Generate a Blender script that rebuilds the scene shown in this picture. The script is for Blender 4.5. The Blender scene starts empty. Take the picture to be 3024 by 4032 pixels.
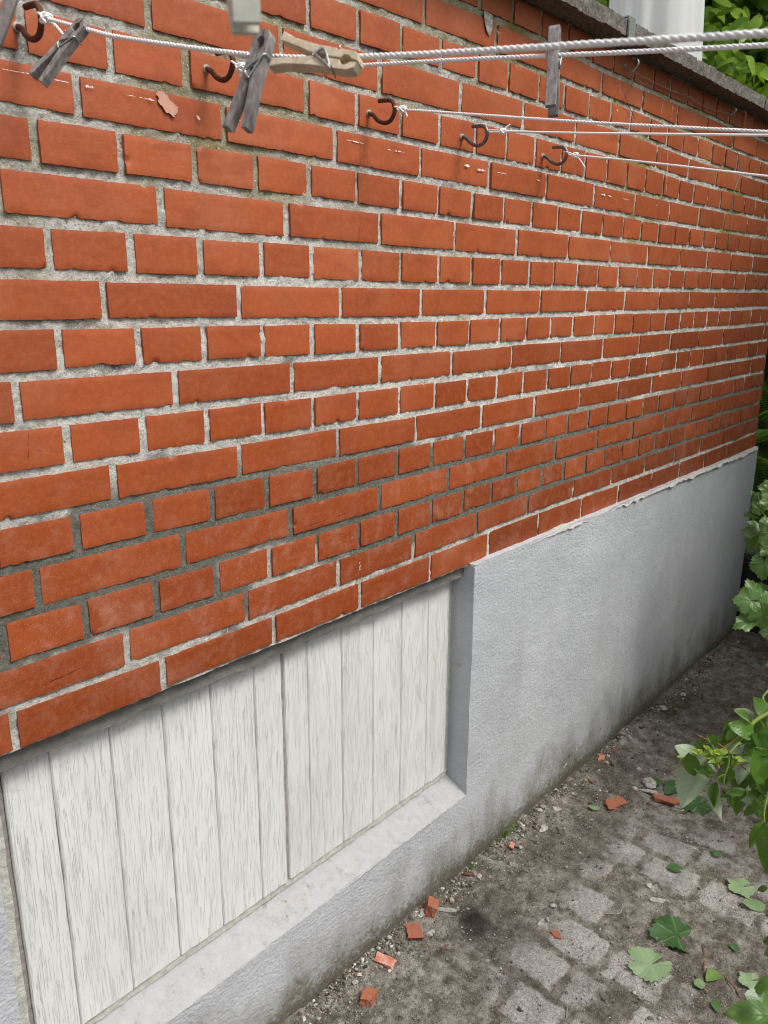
import bpy, math, random, json
import numpy as np
from mathutils import Vector, Matrix
random.seed(7); RNG=np.random.default_rng(7)
S=bpy.context.scene; COL=S.collection
# ------------------------------------------------------------ camera, sky, sun
DATA=json.loads(r'''{"C":[-1.13526,-1.07631,0.63956],"R":[[0.665539,-0.746351,0.004244],[-0.193508,-0.178042,-0.964808],[0.720841,0.641297,-0.262919]],"f":3136.19,"T":[[-4.5,10,0.0136,0.0019],[-2.5,10,0.0162,-0.0014],[-0.5,10,0.0124,-0.0051],[-5.0,9,0.0007,0.0052],[-4.0,9,0.0042,0.0025],[-3.0,9,0.0028,0.0018],[-2.0,9,0.0033,-0.0002],[-1.0,9,-0.001,-0.0005],[0.0,9,-0.0025,-0.0013],[-1.5,8,0.0069,0.0001],[-3.5,8,0.0036,0.0005],[-5.5,8,-0.0047,0.0034],[0.0,7,-0.0033,-0.0029],[-1.0,7,-0.0039,-0.0009],[-2.0,7,-0.0018,-0.0008],[-3.0,7,-0.0008,-0.0018],[-4.0,7,0.0006,0.0004],[-5.0,7,-0.0018,0.0035],[-0.5,6,0.0018,0.0003],[-2.5,6,0.0025,0.0017],[-4.5,6,0.0043,0.0054],[0.0,5,-0.0054,0.0009],[-3.5,4,-0.0019,0.0029],[-1.5,4,-0.0053,-0.0028],[-5.5,4,-0.0074,0.0061],[0.0,3,-0.0029,0.0001],[-1.0,3,-0.0003,0.002],[-2.0,3,0.0009,-0.0012],[-3.0,3,0.0004,-0.0002],[-4.0,3,0.0013,0.0002],[-5.0,3,-0.0007,0.0001],[-0.5,2,-0.0003,-0.0023],[-2.5,2,0.0039,-0.0066],[-4.5,2,0.0018,-0.0067],[0.0,1,0.0013,-0.0011],[-2.0,1,0.0052,-0.0041],[-4.0,1,0.0033,-0.0058],[-6.0,1,-0.0039,0.0046],[0.0,13,-0.0032,0.0032],[-1.0,13,-0.0022,-0.0006],[-2.0,13,0.0005,0.0008],[-3.0,13,0.0014,0.0022],[-4.0,13,-0.002,0.0032],[-5.0,13,-0.0036,0.0034],[-0.5,14,0.0012,0.0019],[-2.5,14,0.0012,0.0005],[-4.5,14,0.001,-0.0022],[0.0,15,-0.0024,-0.0019],[-1.0,15,-0.0039,-0.0031],[-3.0,15,-0.0044,0.0004],[-4.0,15,-0.0049,-0.0027],[-5.0,15,-0.0062,-0.0091],[-1.5,16,0.0015,0.001],[-3.5,16,-0.0024,-0.0104],[1.5,10,0.0092,-0.0062],[3.5,10,0.0016,-0.0047],[5.5,10,-0.0007,-0.0027],[7.5,10,-0.0033,-0.0046],[9.5,10,-0.0077,-0.004],[11.5,10,-0.0051,-0.0046],[13.5,10,-0.0025,-0.0014],[15.5,10,-0.0082,-0.0018],[17.5,10,-0.0132,-0.0022],[19.5,10,-0.0186,0.0019],[2.0,9,-0.0005,-0.0048],[3.0,9,0.0014,-0.0026],[4.0,9,0.0039,-0.002],[5.0,9,0.0008,-0.0009],[6.0,9,-0.0039,-0.001],[7.0,9,-0.0071,-0.0016],[8.0,9,-0.0059,-0.0014],[9.0,9,-0.0033,-0.0004],[10.0,9,-0.0028,-0.0018],[10.0,1,-0.0063,0.0024],[12.0,1,0.0039,0.0015],[14.0,1,0.0038,-0.0005],[16.0,1,0.0022,0.0006],[18.0,1,0.0049,-0.0002],[20.0,1,-0.0013,0.0069],[1.5,14,0.0006,-0.0009],[3.5,14,-0.0011,-0.0019],[5.5,14,0.0005,-0.0004],[7.5,14,0.0014,-0.002],[9.5,14,0.0045,-0.0038],[11.5,14,0.0076,-0.0045],[1.0,15,-0.0028,-0.0033],[2.0,15,-0.0008,-0.0012],[2.5,16,0.0057,0.0034],[4.5,16,0.0038,0.0095],[6.5,16,0.003,0.0069],[8.5,16,-0.0004,0.0141],[2.0,17,-0.001,0.0085],[3.0,17,0.0004,0.0027],[4.0,17,-0.0022,0.009],[1.5,18,0.0056,-0.0057],[3.5,18,0.0047,0.0099],[2.0,1,-0.0039,-0.0001],[4.0,1,-0.0085,0.007],[6.0,1,-0.009,0.008]],"ras":[[0.174,-0.672,-0.146,0.145,-0.629,-0.136,0.75,"p"],[0.167,-0.671,-0.165,0.153,-0.651,-0.234,0.9,"p"],[0.305,-0.734,-0.098,0.298,-0.707,-0.07,0.9,"g"],[0.325,-0.687,-0.151,0.305,-0.663,-0.177,0.9,"d"],[0.262,-0.709,-0.147,0.235,-0.684,-0.16,0.7,"p"],[0.271,-0.712,-0.169,0.258,-0.712,-0.218,0.8,"p"],[0.175,-0.693,-0.195,0.177,-0.705,-0.248,0.55,"p"],[0.171,-0.7,-0.186,0.162,-0.701,-0.228,0.5,"g"],[0.13,-0.661,-0.128,0.136,-0.672,-0.167,0.8,"g"],[0.152,-0.681,-0.155,0.167,-0.694,-0.173,0.9,"g"],[0.133,-0.673,-0.15,0.154,-0.697,-0.161,0.5,"g"],[0.166,-0.675,-0.101,0.194,-0.688,-0.136,0.5,"g"],[0.181,-0.668,-0.118,0.178,-0.649,-0.143,0.5,"g"],[0.158,-0.691,-0.125,0.165,-0.674,-0.126,0.7,"y"],[0.15,-0.695,-0.116,0.167,-0.705,-0.124,0.6,"y"],[0.149,-0.698,-0.128,0.147,-0.702,-0.14,0.8,"y"],[0.148,-0.695,-0.122,0.134,-0.687,-0.121,0.6,"y"],[0.172,-0.721,-0.198,0.206,-0.736,-0.203,0.6,"g"],[0.172,-0.722,-0.201,0.175,-0.729,-0.223,0.55,"g"],[0.181,-0.719,-0.207,0.173,-0.707,-0.211,0.5,"g"],[0.19,-0.752,-0.11,0.21,-0.769,-0.176,0.85,"g"],[0.216,-0.769,-0.116,0.199,-0.729,-0.129,0.45,"g"],[0.296,-0.717,-0.229,0.277,-0.697,-0.246,0.8,"d"],[0.306,-0.711,-0.262,0.333,-0.724,-0.297,0.9,"p"],[0.2,-0.758,-0.209,0.206,-0.766,-0.243,0.5,"g"],[0.164,-0.785,-0.224,0.143,-0.771,-0.261,0.5,"g"],[0.145,-0.793,-0.218,0.154,-0.801,-0.292,0.45,"g"],[0.176,-0.788,-0.234,0.174,-0.78,-0.267,0.5,"g"],[0.293,-0.728,-0.112,0.294,-0.728,-0.154,0.9,"g"],[0.306,-0.703,-0.166,0.319,-0.728,-0.188,0.9,"d"],[0.271,-0.745,-0.107,0.262,-0.743,-0.144,0.8,"g"],[0.287,-0.727,-0.201,0.297,-0.739,-0.25,0.9,"d"],[0.199,-0.708,-0.168,0.204,-0.707,-0.199,0.9,"g"],[0.206,-0.692,-0.184,0.203,-0.705,-0.204,0.8,"g"],[0.251,-0.747,-0.194,0.264,-0.762,-0.227,0.9,"g"],[0.277,-0.713,-0.194,0.283,-0.728,-0.227,0.8,"g"],[0.163,-0.726,-0.121,0.17,-0.734,-0.118,0.5,"y"],[0.163,-0.726,-0.121,0.18,-0.721,-0.139,0.6,"y"],[0.122,-0.653,-0.13,0.115,-0.646,-0.129,0.7,"y"],[0.306,-0.683,-0.154,0.315,-0.693,-0.135,0.9,"d"],[0.268,-0.737,-0.237,0.282,-0.758,-0.248,0.8,"g"],[0.204,-0.672,-0.179,0.211,-0.684,-0.188,0.8,"p"],[0.274,-0.745,-0.24,0.282,-0.757,-0.229,0.7,"d"],[0.321,-0.706,-0.275,0.319,-0.681,-0.244,0.8766974989996251,"g"],[0.29,-0.714,-0.251,0.262,-0.713,-0.262,0.64705539669068,"d"],[0.284,-0.751,-0.192,0.273,-0.758,-0.217,0.6838447098033331,"p"],[0.342,-0.698,-0.29,0.335,-0.695,-0.335,0.638009769765081,"g"],[0.284,-0.741,-0.117,0.275,-0.738,-0.149,0.6596667979789305,"g"],[0.262,-0.743,-0.261,0.257,-0.731,-0.281,0.7244720134868236,"g"],[0.274,-0.744,-0.143,0.25,-0.723,-0.117,0.7787936851634105,"d"],[0.368,-0.716,-0.273,0.362,-0.71,-0.314,0.6528360241435489,"d"],[0.306,-0.71,-0.112,0.287,-0.681,-0.095,0.605420260613559,"p"],[0.394,-0.71,-0.154,0.377,-0.704,-0.202,0.6589565011539025,"g"],[0.247,-0.766,-0.237,0.251,-0.75,-0.272,0.757410546207936,"g"],[0.321,-0.749,-0.268,0.302,-0.759,-0.311,0.6273539592515306,"d"],[0.257,-0.691,-0.163,0.253,-0.688,-0.198,0.8107820202674211,"g"],[0.366,-0.712,-0.147,0.353,-0.71,-0.19,0.8990180443610112,"g"],[0.376,-0.698,-0.158,0.352,-0.666,-0.161,0.6095479448974205,"d"],[0.266,-0.71,-0.101,0.245,-0.7,-0.075,0.7480692595262497,"g"],[0.274,-0.748,-0.219,0.245,-0.733,-0.174,0.8364028649341071,"g"],[0.385,-0.716,-0.224,0.38,-0.712,-0.279,0.7861205954527541,"g"],[0.314,-0.733,-0.19,0.281,-0.713,-0.199,0.7437127350435455,"d"],[0.256,-0.75,-0.226,0.24,-0.734,-0.232,0.881143349780118,"d"],[0.36,-0.722,-0.224,0.321,-0.704,-0.225,0.7508473486333926,"g"],[0.357,-0.729,-0.255,0.331,-0.709,-0.235,0.8113408722020109,"d"],[0.318,-0.682,-0.176,0.319,-0.659,-0.143,0.8870656280492564,"d"],[0.344,-0.733,-0.223,0.332,-0.722,-0.263,0.738881696661174,"y"],[0.298,-0.751,-0.243,0.261,-0.74,-0.259,0.821348205814172,"p"],[0.35,-0.698,-0.271,0.346,-0.673,-0.23,0.7554418291342069,"y"],[0.329,-0.671,-0.172,0.303,-0.653,-0.201,0.684857459421662,"g"],[0.347,-0.74,-0.269,0.317,-0.716,-0.269,0.7262376091688858,"y"],[0.32,-0.723,-0.234,0.31,-0.706,-0.228,0.6480069203371887,"g"],[0.259,-0.724,-0.116,0.228,-0.696,-0.097,0.8939279866805134,"g"],[0.278,-0.69,-0.129,0.263,-0.68,-0.15,0.6580080305374877,"g"],[0.314,-0.702,-0.128,0.298,-0.696,-0.167,0.7122032761588557,"d"],[0.366,-0.682,-0.201,0.354,-0.668,-0.218,0.8494110179258355,"d"],[0.349,-0.701,-0.188,0.328,-0.671,-0.205,0.6879575460217159,"d"],[0.274,-0.742,-0.161,0.257,-0.718,-0.139,0.7108328159171469,"g"],[0.135,-0.69,-0.108,0.13,-0.683,-0.118,0.55,"y"],[0.135,-0.69,-0.108,0.154,-0.688,-0.129,0.55,"y"],[0.135,-0.69,-0.108,0.146,-0.7,-0.118,0.55,"y"],[0.135,-0.69,-0.108,0.154,-0.676,-0.11,0.55,"y"],[0.148,-0.708,-0.114,0.137,-0.705,-0.127,0.55,"y"],[0.148,-0.708,-0.114,0.141,-0.698,-0.111,0.55,"y"],[0.148,-0.708,-0.114,0.174,-0.708,-0.115,0.55,"y"],[0.148,-0.708,-0.114,0.154,-0.692,-0.132,0.55,"y"],[0.122,-0.678,-0.114,0.13,-0.663,-0.124,0.55,"y"],[0.122,-0.678,-0.114,0.141,-0.668,-0.113,0.55,"y"],[0.122,-0.678,-0.114,0.138,-0.679,-0.111,0.55,"y"],[0.122,-0.678,-0.114,0.114,-0.668,-0.105,0.55,"y"],[0.163,-0.728,-0.123,0.174,-0.723,-0.142,0.55,"y"],[0.163,-0.728,-0.123,0.171,-0.742,-0.123,0.55,"y"],[0.163,-0.728,-0.123,0.161,-0.725,-0.141,0.55,"y"],[0.163,-0.728,-0.123,0.182,-0.729,-0.14,0.55,"y"],[0.141,-0.704,-0.126,0.148,-0.691,-0.118,0.55,"y"],[0.141,-0.704,-0.126,0.14,-0.705,-0.136,0.55,"y"],[0.141,-0.704,-0.126,0.162,-0.707,-0.145,0.55,"y"],[0.141,-0.704,-0.126,0.127,-0.695,-0.125,0.55,"y"]],"rst":[[[[0.3068,-0.7471,-0.0807],[0.292,-0.7337,-0.0888],[0.2736,-0.719,-0.1033],[0.2519,-0.7052,-0.129],[0.225,-0.6848,-0.1532],[0.2017,-0.6633,-0.1646]],0.0035],[[[0.1954,-0.7068,-0.1358],[0.1914,-0.7094,-0.1529],[0.1819,-0.7082,-0.1763],[0.1794,-0.7105,-0.1888],[0.1813,-0.7197,-0.2059]],0.0016],[[[0.1738,-0.6565,-0.1102],[0.1842,-0.6713,-0.118],[0.1939,-0.6844,-0.1234],[0.205,-0.703,-0.1382],[0.2093,-0.7123,-0.1492],[0.2195,-0.7315,-0.1679]],0.0018],[[[0.2135,-0.7763,-0.1797],[0.2036,-0.7746,-0.2028],[0.1963,-0.7759,-0.2258],[0.1924,-0.7816,-0.2504]],0.0018],[[[0.1358,-0.6363,-0.1653],[0.1421,-0.6415,-0.1605],[0.1489,-0.6452,-0.1511],[0.1601,-0.6559,-0.1463]],0.001],[[[0.1671,-0.6715,-0.1651],[0.1776,-0.6774,-0.1509],[0.2032,-0.7046,-0.1468]],0.0012],[[[0.1693,-0.6979,-0.1858],[0.1749,-0.7004,-0.1764],[0.1847,-0.7089,-0.1701]],0.0012],[[[0.3135,-0.7182,-0.0681],[0.3132,-0.7299,-0.0973],[0.3084,-0.7364,-0.1265],[0.308,-0.7507,-0.1622]],0.002]],"cur":[[1.077,-0.479,-0.168,1.047,-0.421,-0.172,1,"g"],[1.097,-0.471,-0.17,1.105,-0.446,-0.117,1,"g"],[1.093,-0.48,-0.202,1.063,-0.431,-0.196,0.95,"g"],[1.064,-0.482,-0.212,1.011,-0.443,-0.242,0.6,"g"],[1.083,-0.489,-0.176,1.115,-0.498,-0.14,1,"g"],[1.059,-0.497,-0.185,1.082,-0.517,-0.248,1,"g"],[1.489,-0.366,-0.094,1.451,-0.312,-0.08,1,"d"],[1.445,-0.392,-0.088,1.437,-0.358,-0.107,1,"g"],[1.528,-0.341,-0.118,1.509,-0.316,-0.171,1,"d"],[1.652,-0.301,-0.058,1.646,-0.27,-0.03,1,"g"],[1.655,-0.302,-0.053,1.648,-0.278,-0.076,0.8,"d"],[1.612,-0.318,-0.019,1.628,-0.339,-0.041,1,"g"],[1.32,-0.42,-0.117,1.302,-0.429,-0.185,1,"g"],[1.787,-0.281,-0.019,1.769,-0.258,-0.025,0.7,"g"],[1.749,-0.239,-0.022,1.73,-0.231,-0.034,0.6,"d"],[1.621,-0.27,-0.066,1.612,-0.259,-0.08,0.7,"d"],[1.545,-0.368,-0.135,1.515,-0.349,-0.152,1,"d"],[1.709,-0.27,-0.018,1.697,-0.256,-0.044,0.8,"d"],[1.445,-0.372,-0.038,1.446,-0.394,-0.07,1,"g"],[1.32,-0.436,-0.159,1.346,-0.437,-0.135,1,"g"],[1.579,-0.313,-0.099,1.56,-0.291,-0.077,1,"d"],[1.531,-0.363,0.046,1.513,-0.336,0.067,1,"d"],[1.486,-0.372,-0.04,1.455,-0.377,-0.07,1,"g"],[1.233,-0.481,-0.232,1.195,-0.452,-0.206,1,"g"],[1.451,-0.381,0.017,1.442,-0.357,0.054,1,"g"],[1.348,-0.463,-0.368,1.355,-0.429,-0.335,1,"d"],[1.556,-0.381,-0.298,1.515,-0.348,-0.303,1,"g"],[1.566,-0.407,-0.42,1.536,-0.398,-0.456,1,"d"],[1.514,-0.404,-0.352,1.475,-0.369,-0.34,1,"g"],[1.481,-0.436,-0.418,1.475,-0.393,-0.396,1,"d"],[1.584,-0.344,0.031,1.544,-0.309,0.047,1,"g"],[1.338,-0.431,-0.092,1.301,-0.414,-0.097,1,"d"]],"cst":[[[[1.138,-0.5269,-0.1936],[1.1011,-0.4882,-0.2003],[1.0834,-0.4772,-0.2219]],0.0018],[[[1.1277,-0.5294,-0.1898],[1.1016,-0.4931,-0.1729],[1.0851,-0.4721,-0.1666]],0.0018],[[[1.5241,-0.4019,-0.1232],[1.4994,-0.3635,-0.0973],[1.489,-0.3503,-0.0937]],0.0018],[[[1.6276,-0.3471,-0.0861],[1.615,-0.3224,-0.0604],[1.6133,-0.3131,-0.0424]],0.0018]],"low":[[0.055,-0.863,-0.485,0.017,-0.809,-0.486,0.75,"g"],[0.079,-0.858,-0.481,0.054,-0.82,-0.472,0.9,"p"],[0.089,-0.857,-0.452,0.071,-0.83,-0.467,0.9,"g"],[0.081,-0.846,-0.37,0.084,-0.827,-0.379,1,"d"],[0.077,-0.847,-0.383,0.069,-0.836,-0.391,1,"d"],[0.052,-0.866,-0.5,0.033,-0.841,-0.503,0.8,"g"],[0.048,-0.867,-0.435,0.028,-0.85,-0.446,1,"g"],[0.184,-0.8,-0.356,0.186,-0.788,-0.369,0.8,"d"]],"pins":{"p1":[[-0.6341,-0.1519,0.9025],[0.5726,-0.3374,0.7472],[-0.1197,0.8672,0.4833]],"p2":[[-0.6326,-0.4739,0.8246],[0.3778,-0.0456,0.9248],[-0.1967,0.972,0.1283]],"p3":[[-0.3291,-0.593,0.8717],[0.2177,0.1506,0.9643],[-0.8977,-0.3569,0.2584]],"p4":[[-0.6287,-0.5563,0.8246],[0.1645,-0.9567,-0.2401],[0.4492,-0.144,0.8817]],"p5":[[-0.8694,-0.748,0.8],[0.0543,0.1867,0.9809],[-0.5432,-0.8187,0.1859]],"p6":[[-0.88,-0.5541,0.8253],[0.4707,-0.1745,0.8648],[-0.7958,0.3393,0.5016]]},"paint":[[-0.6386,0.9054,-0.5951,0.9064,5],[-0.6011,0.9061,-0.5489,0.9052,6],[-0.5295,0.9053,-0.5146,0.9056,12],[-0.4716,0.9049,-0.4223,0.9051,10],[-0.4239,0.9078,-0.3801,0.8996,0],[-0.2873,0.9016,-0.2346,0.9003,12],[-0.0314,0.905,0.0137,0.9044,6],[-0.3519,0.8961,-0.3453,0.8908,12],[0.0733,0.9028,0.1269,0.9033,14],[0.3137,0.9028,0.4026,0.8988,16],[0.4425,0.9016,0.4793,0.9021,8],[0.6069,0.9022,0.6246,0.9015,9],[0.9195,0.8992,0.9994,0.8992,14],[1.0621,0.8998,1.0985,0.898,9],[1.3275,1.0681,1.3423,0.9352,7],[1.2614,1.1755,1.2604,1.1452,7],[0.9915,1.1732,0.9993,1.1526,5],[1.3336,1.181,1.3325,1.1376,6],[1.2754,0.9005,1.2922,0.8986,6],[0.986,1.1145,0.994,1.1074,12]]}''')
CAM=np.array(DATA['C']); RM=np.array(DATA['R'])       # rows: right, down, forward
cd=bpy.data.cameras.new('camera'); cam=bpy.data.objects.new('camera',cd); COL.objects.link(cam)
m=Matrix([[RM[0][i],-RM[1][i],-RM[2][i],CAM[i]] for i in range(3)]+[[0,0,0,1]])
cam.matrix_world=m
cd.sensor_fit='VERTICAL'; cd.sensor_height=24; cd.lens=24*DATA['f']/4032
cd.clip_start=.02; cd.clip_end=300
cd.dof.use_dof=True; cd.dof.focus_distance=1.55; cd.dof.aperture_fstop=8
S.camera=cam
S.cycles.use_denoising=True; S.cycles.denoising_input_passes='RGB_ALBEDO_NORMAL'; S.cycles.denoising_prefilter='NONE'; S.cycles.filter_width=1.1
SUN_EL,SUN_AZ=math.radians(56),math.radians(168)       # azimuth measured from +Y clockwise
sv=Vector((math.sin(SUN_AZ)*math.cos(SUN_EL),math.cos(SUN_AZ)*math.cos(SUN_EL),math.sin(SUN_EL)))
W=bpy.data.worlds.new('World'); S.world=W; W.use_nodes=True
nt=W.node_tree; bg=nt.nodes['Background']
sky=nt.nodes.new('ShaderNodeTexSky'); sky.sky_type='NISHITA'; sky.sun_disc=False
sky.sun_elevation=SUN_EL; sky.sun_rotation=SUN_AZ; sky.air_density=1; sky.dust_density=4; sky.ozone_density=1
hs=nt.nodes.new('ShaderNodeHueSaturation'); hs.inputs['Saturation'].default_value=.35
nt.links.new(sky.outputs[0],hs.inputs['Color']); nt.links.new(hs.outputs[0],bg.inputs[0]); bg.inputs[1].default_value=.10
sl=bpy.data.lights.new('sun','SUN'); sl.energy=1.5; sl.angle=math.radians(20); sl.color=(1,.96,.9)
so=bpy.data.objects.new('sun',sl); COL.objects.link(so); so.rotation_euler=sv.to_track_quat('Z','Y').to_euler()
S.view_settings.view_transform='Standard'; S.view_settings.look='None'; S.view_settings.exposure=.92; S.view_settings.gamma=1
# ------------------------------------------------------------ noise
def _h(i,j,k,s):
    n=(i*374761393+j*668265263+k*1442695041+s*974634777)&0xffffffff
    n=((n^(n>>13))*1274126177)&0xffffffff
    n=((n^(n>>16))*2246822519)&0xffffffff
    return ((n^(n>>15))&0xffff)/32767.5-1
def vn(x,y,z=0.,s=0):
    x,y,z=np.broadcast_arrays(np.asarray(x,float),np.asarray(y,float),np.asarray(z,float))
    i,j,k=[np.floor(a).astype(np.int64) for a in (x,y,z)]
    f=[a-np.floor(a) for a in (x,y,z)]; u,v,w=[t*t*(3-2*t) for t in f]
    r=0
    for a in (0,1):
        for b in (0,1):
            for c in (0,1):
                r=r+_h(i+a,j+b,k+c,s)*(u if a else 1-u)*(v if b else 1-v)*(w if c else 1-w)
    return r
def fbm(x,y,z=0.,s=0,o=3,g=.5):
    r=0;a=1.
    for q in range(o): r=r+a*vn(np.asarray(x)*2**q,np.asarray(y)*2**q,np.asarray(z)*2**q,s+q*17); a*=g
    return r
def sst(a,b,x): t=np.clip((x-a)/(b-a),0,1); return t*t*(3-2*t)
# ------------------------------------------------------------ mesh helpers
def wloc(o): return np.array(o.location)+(wloc(o.parent) if o.parent else 0)
class MB:
    def __init__(s): s.v=[];s.f=[];s.n=0;s.a={}
    def add(s,v,f,**at):
        v=np.asarray(v,float).reshape(-1,3); f=[tuple(int(i)+s.n for i in q) for q in f] if not isinstance(f,np.ndarray) else (f+s.n)
        s.v.append(v); s.f.append(f)
        for k in set(list(at)+list(s.a)):
            if k not in s.a: s.a[k]=[np.zeros(s.n)]
            val=at.get(k,0.); s.a[k].append(np.broadcast_to(np.asarray(val,float).ravel() if np.ndim(val) else np.array([float(val)]),(len(v),)).copy())
        s.n+=len(v)
    def build(s,name,mat,parent=None,smooth=True,origin=None):
        v=np.concatenate(s.v); me=bpy.data.meshes.new(name)
        o=wloc(parent) if parent is not None else (np.array(origin) if origin is not None else np.zeros(3))
        w=v-o
        F=[]
        for q in s.f: F+= q.tolist() if isinstance(q,np.ndarray) else list(q)
        me.vertices.add(len(w)); me.vertices.foreach_set('co',w.ravel().astype(np.float32))
        ls=np.fromiter((len(q) for q in F),int,len(F)); li=np.fromiter((i for q in F for i in q),int,int(ls.sum()))
        me.loops.add(len(li)); me.loops.foreach_set('vertex_index',li.astype(np.int32))
        me.polygons.add(len(F)); st=np.concatenate([[0],np.cumsum(ls)[:-1]])
        me.polygons.foreach_set('loop_start',st.astype(np.int32)); me.polygons.foreach_set('loop_total',ls.astype(np.int32))
        me.update(calc_edges=True); me.validate()
        for k,l in s.a.items():
            at=me.attributes.new(k,'FLOAT','POINT'); at.data.foreach_set('value',np.concatenate(l).astype(np.float32))
        me.polygons.foreach_set('use_smooth',np.full(len(F),smooth))
        me.materials.append(mat)
        ob=bpy.data.objects.new(name,me); COL.objects.link(ob)
        if parent is not None: ob.parent=parent
        else: ob.location=o
        return ob
def gridf(nu,nv,flip=False):
    i,j=np.meshgrid(np.arange(nu-1),np.arange(nv-1),indexing='ij'); a=(i*nv+j).ravel()
    q=np.stack([a,a+nv,a+nv+1,a+1],1)
    return q[:,::-1].copy() if flip else q
def empty(name,loc,label,cat,group=None):
    o=bpy.data.objects.new(name,None); COL.objects.link(o); o.location=loc; o.empty_display_size=.05
    tag(o,label,cat,group); return o
def tag(o,label=None,cat=None,group=None,kind=None):
    if label:o['label']=label
    if cat:o['category']=cat
    if group:o['group']=group
    if kind:o['kind']=kind
    return o
def tube(mb,pts,r,n=8,closed=False,cap=True,**at):
    P=np.array(pts,float); m_=len(P); r=np.broadcast_to(np.asarray(r,float),(m_,))
    T=np.gradient(P,axis=0); T/=np.linalg.norm(T,axis=1)[:,None]+1e-12
    up=np.array([0,0,1.]) if abs(T[0][2])<.9 else np.array([1.,0,0])
    V=[];N=np.cross(T[0],up);N/=np.linalg.norm(N)
    for i in range(m_):
        N=N-T[i]*(N@T[i]);N/=np.linalg.norm(N)+1e-12;B=np.cross(T[i],N)
        a=np.arange(n)*2*math.pi/n
        V.append(P[i]+r[i]*(np.cos(a)[:,None]*N+np.sin(a)[:,None]*B))
    f=[]
    for i in range(m_-1):
        for j in range(n): f.append((i*n+j,i*n+(j+1)%n,(i+1)*n+(j+1)%n,(i+1)*n+j))
    if cap: f.append(tuple(range(n))[::-1]); f.append(tuple((m_-1)*n+j for j in range(n)))
    mb.add(np.concatenate(V),f,**at)
def smooth_path(pts,k=6):
    P=[np.array(p,float) for p in pts]; P=[2*P[0]-P[1]]+P+[2*P[-1]-P[-2]]; o=[]
    for i in range(1,len(P)-2):
        for q in range(k):
            t=q/k; o.append(.5*((2*P[i])+(-P[i-1]+P[i+1])*t+(2*P[i-1]-5*P[i]+4*P[i+1]-P[i+2])*t*t+(-P[i-1]+3*P[i]-3*P[i+1]+P[i+2])*t**3))
    o.append(P[-2]); return np.array(o)
def rbox(mb,x0,x1,y0,y1,z0,z1,st,disp,faces='xXyYzZ',**at):
    """a box of fine grids, displaced by a function of position"""
    def face(U,Vv,fn,flip):
        u,v=np.meshgrid(U,Vv,indexing='ij'); p=np.stack(fn(u.ravel(),v.ravel()),1)
        q=disp(p); mb.add(q,gridf(len(U),len(Vv),flip),**at)
    L=lambda a,b: np.linspace(a,b,max(2,int(round(abs(b-a)/st))+1))
    X,Y,Z=L(x0,x1),L(y0,y1),L(z0,z1); o=np.ones
    if 'y' in faces: face(X,Z,lambda u,v:(u,0*u+y0,v),False)
    if 'Y' in faces: face(X,Z,lambda u,v:(u,0*u+y1,v),True)
    if 'x' in faces: face(Y,Z,lambda u,v:(0*u+x0,u,v),True)
    if 'X' in faces: face(Y,Z,lambda u,v:(0*u+x1,u,v),False)
    if 'z' in faces: face(X,Y,lambda u,v:(u,v,0*u+z0),True)
    if 'Z' in faces: face(X,Y,lambda u,v:(u,v,0*u+z1),False)
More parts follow.
